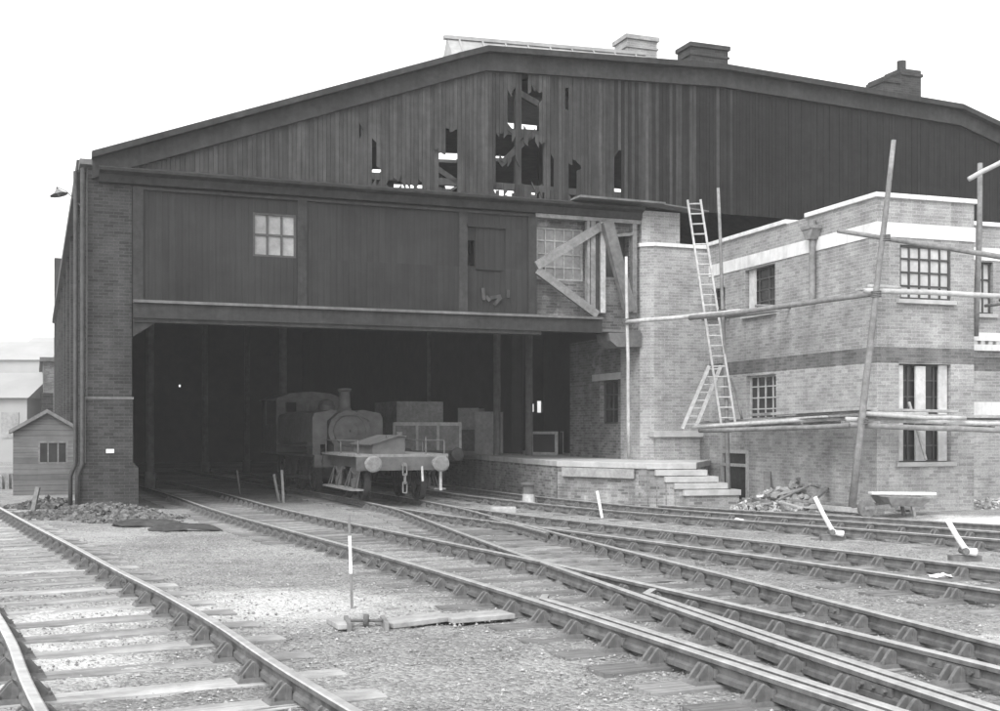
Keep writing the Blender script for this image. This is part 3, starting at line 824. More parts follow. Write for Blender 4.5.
# windows
window(LF, LW[0][0], LW[0][1], LW[0][2], LW[0][3], 3, 4, office, M_darkframe, M_glass, .14, .04, .05, .12)
window(LF, LW[1][0], LW[1][1], LW[1][2], LW[1][3], 2, 3, office, M_darkframe, M_glass, .14, .04, .05, .12)
window(LF, LW[2][0], LW[2][1], LW[2][2], LW[2][3], 4, 4, office, M_frame, M_glass, .14, .035, .05, .12)
window(RF, RW[0][0], RW[0][1], RW[0][2], RW[0][3], 5, 4, office, M_darkframe, M_pglass, .04, .04, .05, .10)
window(RF, RW[1][0], RW[1][1], RW[1][2], RW[1][3], 4, 6, office, M_darkframe, M_glass, .16, .035, .05, .10)
window(RCP, CW[0][0], CW[0][1], CW[0][2], CW[0][3], 2, 3, office, M_darkframe, M_pglass, .10, .04, .05, .10)
for pl, a, b, c, d in ((RF, 900.5, 905.5, 365, 461), (RF, 918, 928, 366, 461), (RF, 941, 949.5, 365, 461), (LF, 746.5, 752.5, 268, 310)):
    u = sorted((pl.u(a), pl.u(b))); m = MB(); m.box(u[0], u[1], -.13, -.085, pl.z((a+b)/2, d), pl.z((a+b)/2, c), pl.f()); m.build('window_blind', M_blind, office)
m = MB(); m.bar(RF.px(909, 402, .02), RF.px(926, 460, .04), .05, .04, -ud); m.build('prop_batten', M_pale, office)
# basement door
d = LW[3]; f = LF.f(); m = MB()
m.box(d[0], d[0]+.13, -.12, .03, d[2], d[3], f); m.box(d[1]-.09, d[1], -.12, .03, d[2], d[3], f); m.box(d[0]+.13, d[1]-.09, -.12, .03, d[3]-.09, d[3], f)
zt4 = LF.z(735, 465); m.box(d[0]+.13, d[1]-.09, -.11, .02, zt4-.04, zt4+.04, f)
dr = m.build('door', M_frame, office)
m = MB(); m.box(d[0]+.13, d[1]-.09, -.10, -.06, d[2], zt4-.04, f); m.box(d[0]+.135, d[1]-.095, -.09, -.07, zt4+.04, d[3]-.09, f); m.build('door_leaf', M_iron, dr)
# hopper head and downpipe
hu = LF.u(816.5); m = MB(); zz0, zz1 = LF.z(816, 240), LF.z(816, 230)
m.prism([(-.23, zz1), (.23, zz1), (.10, zz0), (-.10, zz0)], lambda p, q: LF.pt(hu+p[0], q, p[1]), .01, .26)
m.box(-.25, .25, .005, .28, zz1, zz1+.07, lambda x, y, z: LF.pt(hu+x, y, z)); m.tube([LF.pt(hu, .13, zz1+.05), LF.pt(hu, .13, zz1+.22)], .10, 8)
m.tube([LF.pt(hu, .12, zz0+.03), LF.pt(hu, .12, LF.z(817, 300))], .075, 10)
m.build('rainwater_hopper', M_timber, office)
# link wall to the shed
aR = FP.u(706)+.25; zlk = FP.z(660, 248)
m = MB(); mp = lambda p, z: ff(p[0], p[1], z)
m.prism([(uD, -1.2), (uD, .0), (uD+.30, .26), (aR, .26), (aR, -1.2)], mp, .6, zlk); m.build('link_wall', M_newbrick, office)
m = MB(); m.prism([(uD-.04, -1.2), (uD-.04, .03), (uD+.28, .32), (aR-.4, .32), (aR-.4, -1.2)], mp, zlk, zlk+.10); m.build('coping', M_stone, office)
m = MB(); m.prism([(uD+.02, -1.1), (uD+.02, .05), (FP.u(679), .05), (FP.u(679), -1.1)], mp, zlk+.1, zl-.02); m.build('upper_pier', M_newbrick, office)
m = MB(); m.box(FP.u(646), FP.u(702, .4), .2, .48, FP.z(670, 437), FP.z(670, 431), ff); m.build('stone_sill', M_conc, office, bevel=.01)
m = MB(); m.box(FP.u(650), FP.u(700, .4), .2, .40, .5, FP.z(670, 437)-.002, ff); m.build('plinth', M_newbrick, office)
# cornice pieces on the set-back wing
m = MB()
for a, b, o in ((333, 341, .08), (345, 351, .14)): m.box(.03, 6, -.02, o, RCP.z(985, b), RCP.z(985, a), RCP.f())
m.box(.03, 6, -.02, .03, RCP.z(985, 416), RCP.z(985, 402), RCP.f())
m.build('stone_course', M_stone, office)
m = MB()
for i in range(20): m.box(.05+i*.24, .17+i*.24, -.02, .07, RCP.z(985, 344.8), RCP.z(985, 341.2), RCP.f())
m.build('dentil_course', M_conc, office)

# ------------------------------------------------------------------ platform and steps
ZP = .85
plat = thing('loading_platform', 'low brick loading platform with pale coping stones and steps, beside the shed mouth', 'platform', (3.7, 31.2, -.2))
q = [(-9.9, 66.0), (-3.6, 49.5), (1.6, 33.2), (3.6, 31.2), (5.15, 31.5), (6.1, 34.6), (2.0, 46), (-4, 66.0)]
m = MB(); m.prism(q, lambda p, z: (p[0], p[1], z), -.5, ZP-.16); m.build('platform_wall', M_platbrick, plat)
m = MB(); m.prism([(a*1.0-.03*(i < 4), b-.05*(i < 5)) for i, (a, b) in enumerate(q)], lambda p, z: (p[0], p[1], z), ZP-.159, ZP); m.build('platform_deck', M_conc, plat, bevel=.015)
e1v = Vector((5.15-3.6, 31.5-31.2, 0)).normalized(); nrm = Vector((e1v.y, -e1v.x, 0))
m = MB()
A = Vector((1.75, 33.0, 0)); B = Vector((3.58, 31.17, 0)); dd = (B-A).normalized(); nn = Vector((dd.y, -dd.x, 0))
m.box(0, (B-A).length*.97, .04, .09, ZP-.42, ZP-.17, lambda x, y, z: A+dd*x+nn*y+Z*z); m.build('coping_stone', M_grey, plat, bevel=.01)
for k in range(5):
    zt5 = ZP-.17*(k)-.02; x1 = 1.55+.27*k; x0 = .2+.22*k
    m = MB(); P0 = Vector((3.6, 31.2, 0))
    m.box(x0, x1, -2.2, .10+.10*k, zt5-.15, zt5-.0, lambda x, y, z: P0+e1v*x+nrm*y+Z*z)
    m.build('step', M_conc, plat, bevel=.012)
    m = MB(); m.box(x0+.05, x1-.04, -2.1, .05+.10*k, -.5, zt5-.151, lambda x, y, z: P0+e1v*x+nrm*y+Z*z); m.build('step_riser', M_platbrick, plat)
# crates standing on the platform, inside
cr = []
def crate(px, Yc, wd, dp, h, zb, lab, mat=M_timber, rz=0):
    p = PW(px, 430, Yc)
    t = thing('wooden_crate', lab, 'crate', (p.x, p.y, zb), rz, 'crates stacked on the platform inside', local=True)
    m = MB(); m.box(-wd/2, wd/2, -dp/2, dp/2, 0.02, h-.02); m.build('side_boards', mat, t)
    m = MB()
    for x in (-wd/2, wd/2-.08):
        for y in (-dp/2-.02, dp/2-.06): m.box(x-.01, x+.09, y, y+.08, 0, h)
    for z in (0, h-.09): m.box(-wd/2+.08, wd/2-.08, -dp/2-.02, -dp/2+.02, z, z+.09)
    m.build('corner_batten', M_pale, t)
for c in ((471, 44, .9, .9, .95, 'pale crate on the platform, left end of the stacked crates', M_timber), (489, 43, .75, .8, 1.5, 'tall narrow crate in the middle of the crate stack', M_pale), (508, 44.5, .7, .8, 1.7, 'tall crate at the right of the stack, near the iron columns', M_timber)):
    crate(c[0], c[1], c[2], c[3], c[4], ZP, c[5], c[6], -.36)
crate(471.5, 44, .75, .8, .7, ZP+.95, 'small crate on top of the left crate of the stack', M_pale, -.30)
crate(547, 41.5, .95, .8, .8, ZP, 'low dark crate by the flank wall under the bright gap', M_int, -.3)

# ------------------------------------------------------------------ rolling stock
def at_track(k, y):
    ln = LN[k]; i = min(range(1, len(ln)-1), key=lambda q: abs(ln[q].y-y)); p = ln[i]; d = (ln[i+1]-ln[i-1]).normalized()
    return Vector((p.x, p.y, -.30*ss((p.y-9)/21)+TOP)), math.atan2(d.y, d.x)-math.pi/2     # local +y runs away from the camera
def wheel(parent, x, y, r, mat=M_iron, spokes=10):
    m = MB(); s = 1 if x > 0 else -1
    n = 28
    def ring(r0, r1, xa, xb):
        vs = [(xx, y+math.cos(2*math.pi*k/n)*rr, r+math.sin(2*math.pi*k/n)*rr) for rr, xx in ((r0, xa), (r1, xa), (r1, xb), (r0, xb)) for k in range(n)]
        m.add(vs, [(a*n+k, a*n+(k+1) % n, ((a+1) % 4)*n+(k+1) % n, ((a+1) % 4)*n+k) for a in range(4) for k in range(n)])
    ring(r-.07, r, x-.065, x+.065); ring(r-.05, r+.028, x-s*.09, x-s*.065)
    m.tube([(x-.08, y, r), (x+.09, y, r)], r*.22, 12)
    for k in range(spokes):
        a = 2*math.pi*k/spokes; m.bar((x, y+math.cos(a)*r*.18, r+math.sin(a)*r*.18), (x, y+math.cos(a)*(r-.06), r+math.sin(a)*(r-.06)), .05, .04, (1, 0, 0))
    return m.build('wheel', mat, parent)
def buffer(parent, x, y, z, mat):
    m = MB(); m.tube([(x, y+.02, z), (x, y-.22, z)], [.13, .10], 14); m.tube([(x, y-.2, z), (x, y-.40, z)], .06, 12); m.tube([(x, y-.39, z), (x, y-.42, z), (x, y-.44, z)], [.215, .215, .17], 20)
    return m.build('buffer', mat, parent, smooth=False)
p, a = at_track('C', 30.0)
tk = thing('shunting_truck', 'low four-wheeled shunting truck with a sloping tool box, front buffers facing out of the shed', 'railway truck', p, a, local=True)
Lt = 4.0
m = MB(); m.box(-1.18, 1.18, 0, .13, .84, 1.20); m.build('buffer_beam', M_loco2, tk, bevel=.008)
m = MB(); m.box(-1.18, 1.18, Lt-.13, Lt, .84, 1.20); m.build('buffer_beam', M_loco, tk)
m = MB(); m.box(-1.2, 1.2, .02, Lt-.02, 1.202, 1.27); m.build('deck', M_timber, tk)
m = MB()
for x in (-.95, .85): m.box(x, x+.1, .131, Lt-.131, .9, 1.2)
m.build('sole_bar', M_loco, tk)
for y in (1.1, Lt-1.1):
    for x in (-.7525, .7525): wheel(tk, x, y, .46)
for x in (-.93, .93):
    for y in (1.1, Lt-1.1):
        m = MB(); m.prism([(y-.45, .92), (y+.45, .92), (y+.12, .32), (y-.12, .32)], lambda q_, d_, x=x: (x+d_, q_[0], q_[1]), -.012, .012)
        m.box(x-.1, x+.1, y-.13, y+.13, .36, .6)
        m.tube([(x, y-.5, .86), (x, y-.2, .72), (x, y+.2, .72), (x, y+.5, .86)], .045, 6)
        m.build('axle_guard', M_loco2, tk)
for x in (-1.08, 1.08):
    m = MB(); m.box(x-.16, x+.16, .35, Lt-.35, .30, .345); m.build('step_board', M_timber, tk)
    for y in (.45, 1.4, 2.45, 3.35):
        m = MB(); m.bar((x, y, .33), (x*.86, y+.18, .93), .05, .02, (1, 0, 0)); m.bar((x, y+.36, .33), (x*.86, y+.18, .93), .05, .02, (1, 0, 0)); m.build('step_hanger', M_loco2, tk)
m = MB(); m.prism([(-.72, 1.272), (.12, 1.272), (.12, 1.72), (-.05, 1.74), (-.72, 1.52)], lambda q_, d_: (q_[0], d_, q_[1]), .25, 2.3); bx_ = m.build('tool_box', M_loco2, tk)
m = MB(); m.prism([(.16, 1.722), (-.05, 1.745), (-.80, 1.50), (-.80, 1.525), (-.05, 1.775), (.16, 1.75)], lambda q_, d_: (q_[0], d_, q_[1]), .2, 2.36); m.box(-.06, .06, .3, .42, 1.77, 1.86); m.box(-.34, -.28, .3, .42, 1.69, 1.76); m.build('lid', M_loco2, bx_)
m = MB()
for x in (-1.12, 1.12):
    for y in (.12, 2.0, 3.8): m.tube([(x, y, 1.2), (x, y, 1.62)], .022, 6)
    m.tube([(x, .12, 1.62), (x, 3.8, 1.62)], .022, 6)
m.tube([(.62, .08, 1.25), (.62, .08, 1.72)], .02, 6)
m.build('handrail', M_loco2, tk)
for x in (-.865, .865): buffer(tk, x, 0, 1.03, M_timber)
m = MB(); m.bar((0, .0, 1.0), (0, -.2, 1.0), .07, .09)
def link(z0, z1, y, flat):
    w_ = .05; pts = [(-w_, z0), (w_, z0), (w_, z1), (-w_, z1)]
    f = (lambda a_, z_: (a_, y, z_)) if flat else (lambda a_, z_: (0, y+a_, z_))
    for i in range(4): m.tube([f(*pts[i]), f(*pts[(i+1) % 4])], .018, 6)
link(.72, 1.0, -.17, True); link(.50, .76, -.17, False); link(.26, .54, -.17, True)
m.build('coupling_chain', M_timber, tk)
m = MB(); m.bar((.98, -.02, .3), (.98, .0, .85), .06, .05); m.tube([(.5, -.05, .55), (.5, .02, .95)], .03, 8); m.build('lamp_iron', M_pale, tk)

tk.scale = (1, 1, .95)
p, a = at_track('C', 34.3)
lo = thing('tank_locomotive', 'small dusty tank locomotive with round smokebox, standing in shadow behind the truck', 'locomotive', p, a, local=True)
m = MB(); m.box(-1.2, 1.2, 0, .12, .84, 1.22); m.build('buffer_beam', M_loco2, lo)
m = MB(); m.box(-1.2, 1.2, .121, 7.2, 1.16, 1.22); m.build('footplate', M_loco, lo)
m = MB()
for x in (-.62, .56): m.box(x, x+.06, .13, 7.1, .5, 1.158)
m.build('frame', M_iron, lo)
for y in (1.6, 3.4, 5.4):
    for x in (-.7525, .7525): wheel(lo, x, y, .55, M_iron, 12)
m = MB()
for x in (-.93, .93): m.bar((x, 1.6, .45), (x, 5.4, .45), .05, .10)
m.build('coupling_rod', M_loco2, lo)
cyz = 1.98
m = MB(); m.tube([(0, .35, cyz), (0, 1.5, cyz)], .66, 28); m.box(-.5, .5, .36, 1.45, 1.22, 1.7); sb = m.build('smokebox', M_loco, lo)
m = MB(); m.tube([(0, .35, cyz), (0, .30, cyz), (0, .24, cyz)], [.52, .50, .22], 28); m.tube([(0, .25, cyz), (0, .17, cyz)], .04, 8); m.bar((-.45, .28, cyz+.12), (.3, .27, cyz+.12), .03, .06); m.bar((-.45, .28, cyz-.12), (.3, .27, cyz-.12), .03, .06); m.build('smokebox_door', M_loco2, sb)
m = MB(); m.tube([(0, 1.5, cyz), (0, 4.9, cyz)], .6, 24); m.build('boiler', M_loco, lo)
for s in (-1, 1):
    m = MB(); m.prism([(s*.30, 2.62), (s*.5, 2.66), (s*1.05, 2.55), (s*1.12, 2.4), (s*1.12, 1.62), (s*1.05, 1.55), (s*.66, 1.55), (s*.66, 2.3)], lambda q_, d_: (q_[0], d_, q_[1]), .55, 5.0)
    m.build('water_tank', M_loco2, lo)
m = MB(); m.tube([(0, .9, 2.5), (0, .9, 2.75), (0, .9, 3.25), (0, .9, 3.3), (0, .9, 3.36)], [.3, .19, .17, .22, .22], 18); m.build('chimney', M_loco2, lo)
m = MB(); m.tube([(0, 2.9, 2.5), (0, 2.9, 2.85), (0, 2.9, 3.0), (0, 2.9, 3.06)], [.3, .28, .2, .05], 18); m.build('dome', M_loco, lo)
m = MB()
for x in (-1.15, 1.11): m.box(x, x+.04, 5.0, 7.1, 1.22, 2.2); m.box(x, x+.04, 5.0, 5.1, 2.2, 3.1); m.box(x, x+.04, 6.7, 7.1, 2.2, 3.1)
m.holewall(Vector((-1.11, 5.0, 0)), Vector((1, 0, 0)), Z, Vector((0, -1, 0)), 0, 2.22, 1.22, 3.1, [(.25, .65, 2.65, 3.0), (1.57, 1.97, 2.65, 3.0)], .04)
m.prism([(-1.25, 3.1), (1.25, 3.1), (.7, 3.32), (0, 3.38), (-.7, 3.32)], lambda q_, d_: (q_[0], d_, q_[1]), 4.9, 7.3)
m.build('cab', M_loco, lo)
for x in (-.865, .865): buffer(lo, x, 0, 1.03, M_loco2)
m = MB(); m.tube([(-.2, 4.6, 2.6), (-.2, 4.6, 2.95)], .05, 8); m.tube([(.12, 4.6, 2.6), (.12, 4.6, 3.0)], .04, 8); m.build('safety_valve', M_trim, lo)
for s in (-1, 1):
    m = MB(); m.box(s*1.0-.12, s*1.0+.12, .5, 1.15, 1.221, 1.62); m.build('sand_box', M_loco, lo)
    m = MB(); m.tube([(s*.55, .1, .95), (s*.55, -.14, .95), (s*.55, -.18, .6)], .035, 8); m.build('brake_pipe', M_loco2, lo)
m = MB(); m.tube([(-.62, .33, cyz+.35), (-.3, .24, cyz+.5), (.3, .24, cyz+.5), (.62, .33, cyz+.35)], .016, 6); m.build('smokebox_rail', M_trim, sb)
m = MB(); m.tube([(-1.16, .2, 1.5), (-1.16, 5, 1.5)], .02, 6); m.build('handrail', M_trim, lo)

lo.scale = (.94, .95, .90)
p, a = at_track('E', 38.5)
vn = thing('goods_van', 'boarded goods van standing in the dark shed to the right of the truck', 'goods van', p, a, local=True)
m = MB(); m.box(-1.15, 1.15, .4, 5.4, 1.15, 2.05); m.build('body', M_timber, vn)
m = MB()
for x in (-1.17, -.4, .32, 1.09): m.box(x, x+.08, .37, .4, 1.15, 2.05)
m.box(-1.17, 1.17, .36, .399, 1.95, 2.06)
m.build('end_stanchion', M_pale, vn)
m = MB(); m.box(-1.18, 1.18, .3, 5.5, .82, 1.148); m.build('underframe', M_loco, vn)
for y in (1.4, 4.3):
    for x in (-.7525, .7525): wheel(vn, x, y, .46)
for x in (-.865, .865): buffer(vn, x, .3, 1.03, M_loco)
m = MB(); m.box(-.85, .75, 1.0, 3.6, 2.06, 2.75); m.build('wagon_load', M_timber, vn)

# ------------------------------------------------------------------ scaffolding
sf = thing('scaffolding', 'rough pole scaffolding lashed round the new brick office', 'scaffolding', (7.6, 26.0, -.1))
def pole(p, q, r0, r1, name, mat=M_timber, bend=.04, n=7):
    p, q = Vector(p), Vector(q); pts = []
    b = Vector((R.uniform(-1, 1), R.uniform(-1, 1), R.uniform(-1, 1)))*bend
    for i in range(n): t = i/(n-1); pts.append(p.lerp(q, t)+b*math.sin(math.pi*t)+Vector((R.uniform(-.008, .008), R.uniform(-.008, .008), R.uniform(-.008, .008))))
    m = MB(); m.tube(pts, [r0+(r1-r0)*i/(n-1) for i in range(n)], 9)
    return m.build(name, mat, sf, smooth=True)
def PP(px, py, Yd): return PW(px, py, Yd)
pole(PP(852, 507, 25.6), PP(894, 140, 25.2), .085, .05, 'upright', M_timber, .06)
pole(PP(729, 502, 31.3), PP(718, 188, 31.3), .065, .04, 'upright')
pole(PP(629, 459, 32.3), PP(626, 257, 32.3), .055, .04, 'upright', M_pale)
pole(PP(975, 336, 28.9), PP(980, 163, 28.9), .075, .06, 'upright')
pole(PP(742, 420, 31.6), PP(731, 378, 31.6), .035, .03, 'upright')
pole(PP(627, 322, 32.2), PP(740, 311, 29.4), .06, .055, 'ledger', M_pale)
pole(PP(690, 318, 30.4), PP(872, 294, 25.7), .065, .06, 'ledger', M_timber)
pole(PP(864, 291, 25.4), PP(1060, 300, 26.6), .06, .055, 'ledger', M_pale)
pole(PP(838, 231, 26.5), PP(1060, 267, 27.1), .05, .065, 'ledger', M_timber)
pole(PP(969, 179, 28.6), PP(1050, 136, 28.6), .06, .055, 'ledger', M_pale)
pole(PP(700, 431, 31.0), PP(880, 424, 25.6), .055, .06, 'ledger', M_timber)
pole(PP(693, 428, 31.4), PP(878, 417, 26.1), .05, .05, 'ledger', M_pale)
pole(PP(846, 419, 26.0), PP(1060, 425, 27.2), .05, .05, 'ledger', M_pale)
pole(PP(850, 425, 25.5), PP(1060, 432, 26.6), .06, .06, 'ledger', M_timber)
for px, py, out, pl in ((765, 312, 1.1, LF), (730, 317, 1.2, LF), (700, 321, 1.3, LF), (790, 307, 1.0, LF), (745, 427, 1.1, LF), (800, 424, 1.0, LF), (770, 426, 1.1, LF), (840, 422, 1.0, LF), (915, 424, 1.1, RF), (960, 426, 1.1, RF), (1000, 300, 1.6, RF), (985, 306, 2.0, RF)):
    a_ = pl.px(px, py, 0.0); b_ = a_+pl.n*out+Vector((0, 0, R.uniform(-.06, .06)))
    pole(a_, b_, .04, .035, 'putlog', M_timber, .01, 4)
for px, py, Yd in ((876, 294, 25.35), (863, 421, 25.5), (627, 321, 32.25), (722, 312, 30.9), (727, 430, 30.8), (885, 238, 25.3)):
    c = PP(px, py, Yd); m = MB()
    for k in range(4): m.tube([c+Vector((math.cos(t*.785)*.105, math.sin(t*.785)*.105, (k-1.5)*.035+.01*math.sin(t))) for t in range(9)], .014, 5, False)
    m.build('rope_lashing', M_trim, sf)
pid = 0
def plank(p, q, wd, th, label, mat=M_pale, group='scaffold planks and loose boards', up=(0, 0, 1), roll=0):
    p, q = Vector(p), Vector(q); m = MB(); n = 4; pr = p
    m.bar(p, q, wd, th, up, roll)
    return single(m, 'plank', mat, label, 'plank', group, bevel=.006)
lf = lambda px, out, py: LF.px(px, py-(4.5 if py > 400 else 2), out)
plank(lf(745, .35, 424), lf(872, .35, 417), .23, .05, 'long pale plank on the lower scaffold nearest the lower left window', M_pale)
plank(lf(700, .62, 427), lf(800, .62, 421.5), .23, .05, 'pale plank on the lower scaffold starting beside the short ladder', M_timber)
plank(lf(790, .88, 423), lf(868, .88, 419), .23, .05, 'outer grey plank on the lower scaffold left of the tall leaning pole', M_timber)
plank(lf(800, .60, 419.5), lf(874, .60, 415), .22, .05, 'upper plank lapped over others left of the tall leaning pole', M_pale)
plank(lf(752, .5, 419.5), lf(850, .5, 414.5), .20, .07, 'thick rough plank lying on the planks under the lower left window', M_timber)
plank(lf(756, .95, 426), lf(826, 1.05, 421), .2, .04, 'thin outer plank overhanging the lower ledger', M_pale)
plank(lf(775, .75, 418.5), lf(872, .80, 413), .24, .06, 'topmost grey plank on the lower scaffold, its right end at the tall leaning pole', M_grey)
plank(lf(706, .95, 430), lf(770, 1.1, 425), .2, .06, 'short grey plank hanging off the lower ledger above the basement door', M_grey)
rf = lambda px, out, py: RF.px(px, py-(4 if py > 400 else 1), out)
plank(rf(870, .4, 418), rf(962, .4, 420), .23, .05, 'pale plank across the front of the tall white-blinded window', M_pale)
plank(rf(880, .68, 421), rf(1040, .68, 424), .23, .05, 'long grey plank on the lower scaffold running out at the right edge', M_timber)
plank(rf(862, .95, 417), rf(925, .95, 418), .23, .06, 'short thick plank by the tall leaning pole, right side', M_pale)
plank(lf(686, 1.0, 319), lf(742, 1.0, 312), .23, .05, 'plank on the upper ledger beside the long ladder', M_pale)
plank(lf(705, .7, 322), lf(776, .7, 313), .22, .05, 'plank under the upper left window on the middle ledger', M_timber)
plank(lf(786, .6, 308), lf(826, .6, 302), .22, .05, 'short plank below the rainwater hopper', M_pale)
plank(rf(858, .35, 290.5), rf(905, .35, 291.5), .22, .05, 'short plank at the corner below the whitened window', M_pale)

plank(rf(868, .55, 413.5), rf(955, .60, 415.5), .24, .06, 'upper grey plank lapping across the tall blinded window', M_grey)
plank(rf(905, .85, 420), rf(1050, .9, 421), .22, .07, 'outer rough plank running out at the right edge, lower scaffold', M_grey)
pole(rf(860, 1.15, 417), rf(965, 1.1, 422), .05, .045, 'ledger', M_pale)
pole(rf(868, 1.05, 288), rf(900, 1.0, 289.5), .05, .045, 'putlog', M_pale)
# ladders
def ladder(name, p0, p1, wv, n, label, mat, r=.03):
    p0, p1, wv = Vector(p0), Vector(p1), Vector(wv); t = thing(name, label, 'ladder', p0, 0, 'builders ladders')
    for s in (0, 1):
        m = MB(); m.bar(p0+wv*s, p1+wv*s*.92, r*2, r*2.4, (0, 1, 0)); m.build('stile', mat, t)
    for i in range(n):
        f_ = (i+.6)/n; a_ = p0.lerp(p1, f_); b_ = a_+wv*(1-.08*f_); m = MB(); m.tube([a_, b_], .022, 6); m.build('rung', mat, t)
ladder('wooden_ladder', PP(721, 424, 31.2), PP(687.5, 200, 31.6), Vector((.36, -.06, 0)), 22, 'long wooden ladder rising from the lower scaffold past the parapet', M_pale, .026)
ladder('wooden_ladder', PP(682, 429, 32.6), PP(709, 366, 32.9), Vector((.34, -.05, 0)), 8, 'short wooden ladder leaning right from the stone sill', M_pale, .045)

# ------------------------------------------------------------------ yard things
def gz(x, y): return zg(x, y)
# white bent levers
def lever(px0, py0, px1, py1, px2, py2, label):
    b = PG(px1, py1, .15); Yd = b.y; t = PW(px0, py0, Yd); e = PW(px2, py2, Yd)
    th = thing('point_lever', label, 'lever', b, 0, 'white-painted levers between the tracks')
    m = MB(); m.tube([t, t.lerp(b, .5), b+Vector((0, 0, .03)), b.lerp(e, .4), e, e+(e-b)*.25], [.034, .036, .04, .045, .055, .055], 10); m.build('lever_arm', M_white, th, smooth=True)
    m = MB(); m.box(b.x-.16, b.x+.24, b.y+.02, b.y+.2, b.z-.25, b.z-.07); m.tube([b+Vector((.0, -.05, .0)), b+Vector((.0, .12, .0))], .05, 8); m.build('lever_base', M_rust, th)
lever(815, 497, 832, 532, 841, 533.5, 'white bent lever in front of the rubble heap')
lever(947, 519, 965, 551, 974, 552, 'white bent lever near the right edge, between the far tracks')
# stakes
def stake(px, pt, pb, wd, label, grp, mat=M_white, tilt=0, two=None):
    b = PG(px, pb); top = PW(px+tilt, pt, b.y); m = MB(); m.bar(b-Vector((0, 0, .1)), top, wd, wd, (0, 1, 0))
    return single(m, 'marker_stake', mat, label, 'stake', grp, bevel=.004)
G1 = 'upright marker stakes'
b = PG(352, 609)
st = thing('marker_stake', 'tall thin white-painted stake beside the wire pulley box', 'stake', b, 0, G1)
m = MB(); m.bar(b-Vector((0, 0, .05)), b+Vector((-.01, 0, .34)), .024, .024); m.build('stake_foot', M_timber, st)
m = MB(); m.bar(b+Vector((-.01, 0, .34)), b+Vector((-.022, 0, .70)), .027, .027); m.build('stake_body', M_white, st)
m = MB(); m.bar(b+Vector((-.022, 0, .70)), b+Vector((-.03, 0, .90)), .022, .022); m.build('stake_tip', M_timber, st)
stake(603, 491, 518, .06, 'short white stake leaning left in front of the platform', G1, M_white, -6)
stake(241, 470, 494, .05, 'dim stake in the shed mouth beside the left track', G1, M_timber, -4)
stake(280, 474, 501, .07, 'grey stake at the shadow edge left of the truck', G1, M_timber, -6)
stake(284, 470, 503, .07, 'grey stake at the shadow edge nearest the truck', G1, M_timber, -2)
stake(32, 487, 512, .10, 'leaning bent post in front of the hut', G1, M_timber, 6)
# drum / capstan
b = PG(528.5, 505); m = MB(); 
cp = thing('capstan', 'squat cylindrical capstan with a flanged cap, pale at its foot, before the platform', 'capstan', b)
m.tube([b-Vector((0, 0, .1)), b+Vector((0, 0, .30))], [.19, .16], 16); m.build('capstan_foot', M_pale, cp)
m = MB(); m.tube([b+Vector((0, 0, .301)), b+Vector((0, 0, .54))], [.16, .15], 16); m.tube([b+Vector((0, 0, .54)), b+Vector((0, 0, .60))], .21, 16); m.build('capstan_head', M_trim, cp)
# stone slab
b = PG(504, 512); m = MB(); m.box(b.x-.33, b.x+.3, b.y-.2, b.y+.2, b.z-.05, b.z+.13); single(m, 'stone_block', M_grey, 'pale stone block lying between tracks left of the capstan', 'stone block', bevel=.03)
# signal-wire pulley box
b = PG(372, 629)
pb = thing('wire_pulley_box', 'small wooden signal wire pulley box sunk in cinders at the stake foot', 'pulley box', b)
for dx in (-.16, .16):
    m = MB(); m.bar(b+Vector((dx-.02, -.12, .03)), b+Vector((dx-.10, .28, .03)), .035, .09); m.build('side_board', M_timber, pb)
m = MB(); c = b+Vector((-.06, .08, .06)); m.tube([c+Vector((-.02, 0, 0)), c+Vector((.02, 0, 0))], .055, 16); m.tube([c+Vector((-.14, 0, 0)), c+Vector((.14, 0, 0))], .014, 6); m.build('pulley_wheel', M_rust, pb)
for (x0, y0, x1, y1, wd, lab) in ((384, 624, 448, 616, .30, 'pale wide board covering the wire beside the pulley box'), (446, 619, 508, 614, .30, 'pale wide board reaching from the pulley board to the rail chair'), (333, 620, 345, 627, .12, 'short pale board just left of the pulley box')):
    p0, p1 = PG(x0, y0, .03), PG(x1, y1, .035); plank(p0, p1, wd, .045, lab, M_grey, 'boards lying on the ballast')
# paper scraps
def scrap(px, py, s, lab):
    b = PG(px, py, .02); m = MB(); n = 6; vs = []
    for i in range(n):
        for j in range(n): vs.append((b.x+(i/(n-1)-.5)*s*1.6+R.uniform(-.02, .02), b.y+(j/(n-1)-.5)*s+R.uniform(-.02, .02), b.z+abs(R.gauss(0, .05))*s*3+.01))
    m.add(vs, [(i*n+j, (i+1)*n+j, (i+1)*n+j+1, i*n+j+1) for i in range(n-1) for j in range(n-1)])
    o = single(m, 'paper_scrap', M_paper, lab, 'paper', 'crumpled paper between the tracks')
    md = o.modifiers.new('Solidify', 'SOLIDIFY'); md.thickness = .003
scrap(730, 525, .35, 'crumpled white paper between the far tracks below the basement door')
scrap(967, 574, .22, 'crumpled white paper near the right edge under the second lever')
scrap(940, 578, .18, 'torn strip of white paper left of the crumpled heap at the right')
scrap(471, 545, .16, 'white scrap lying on the rail beyond the frog')
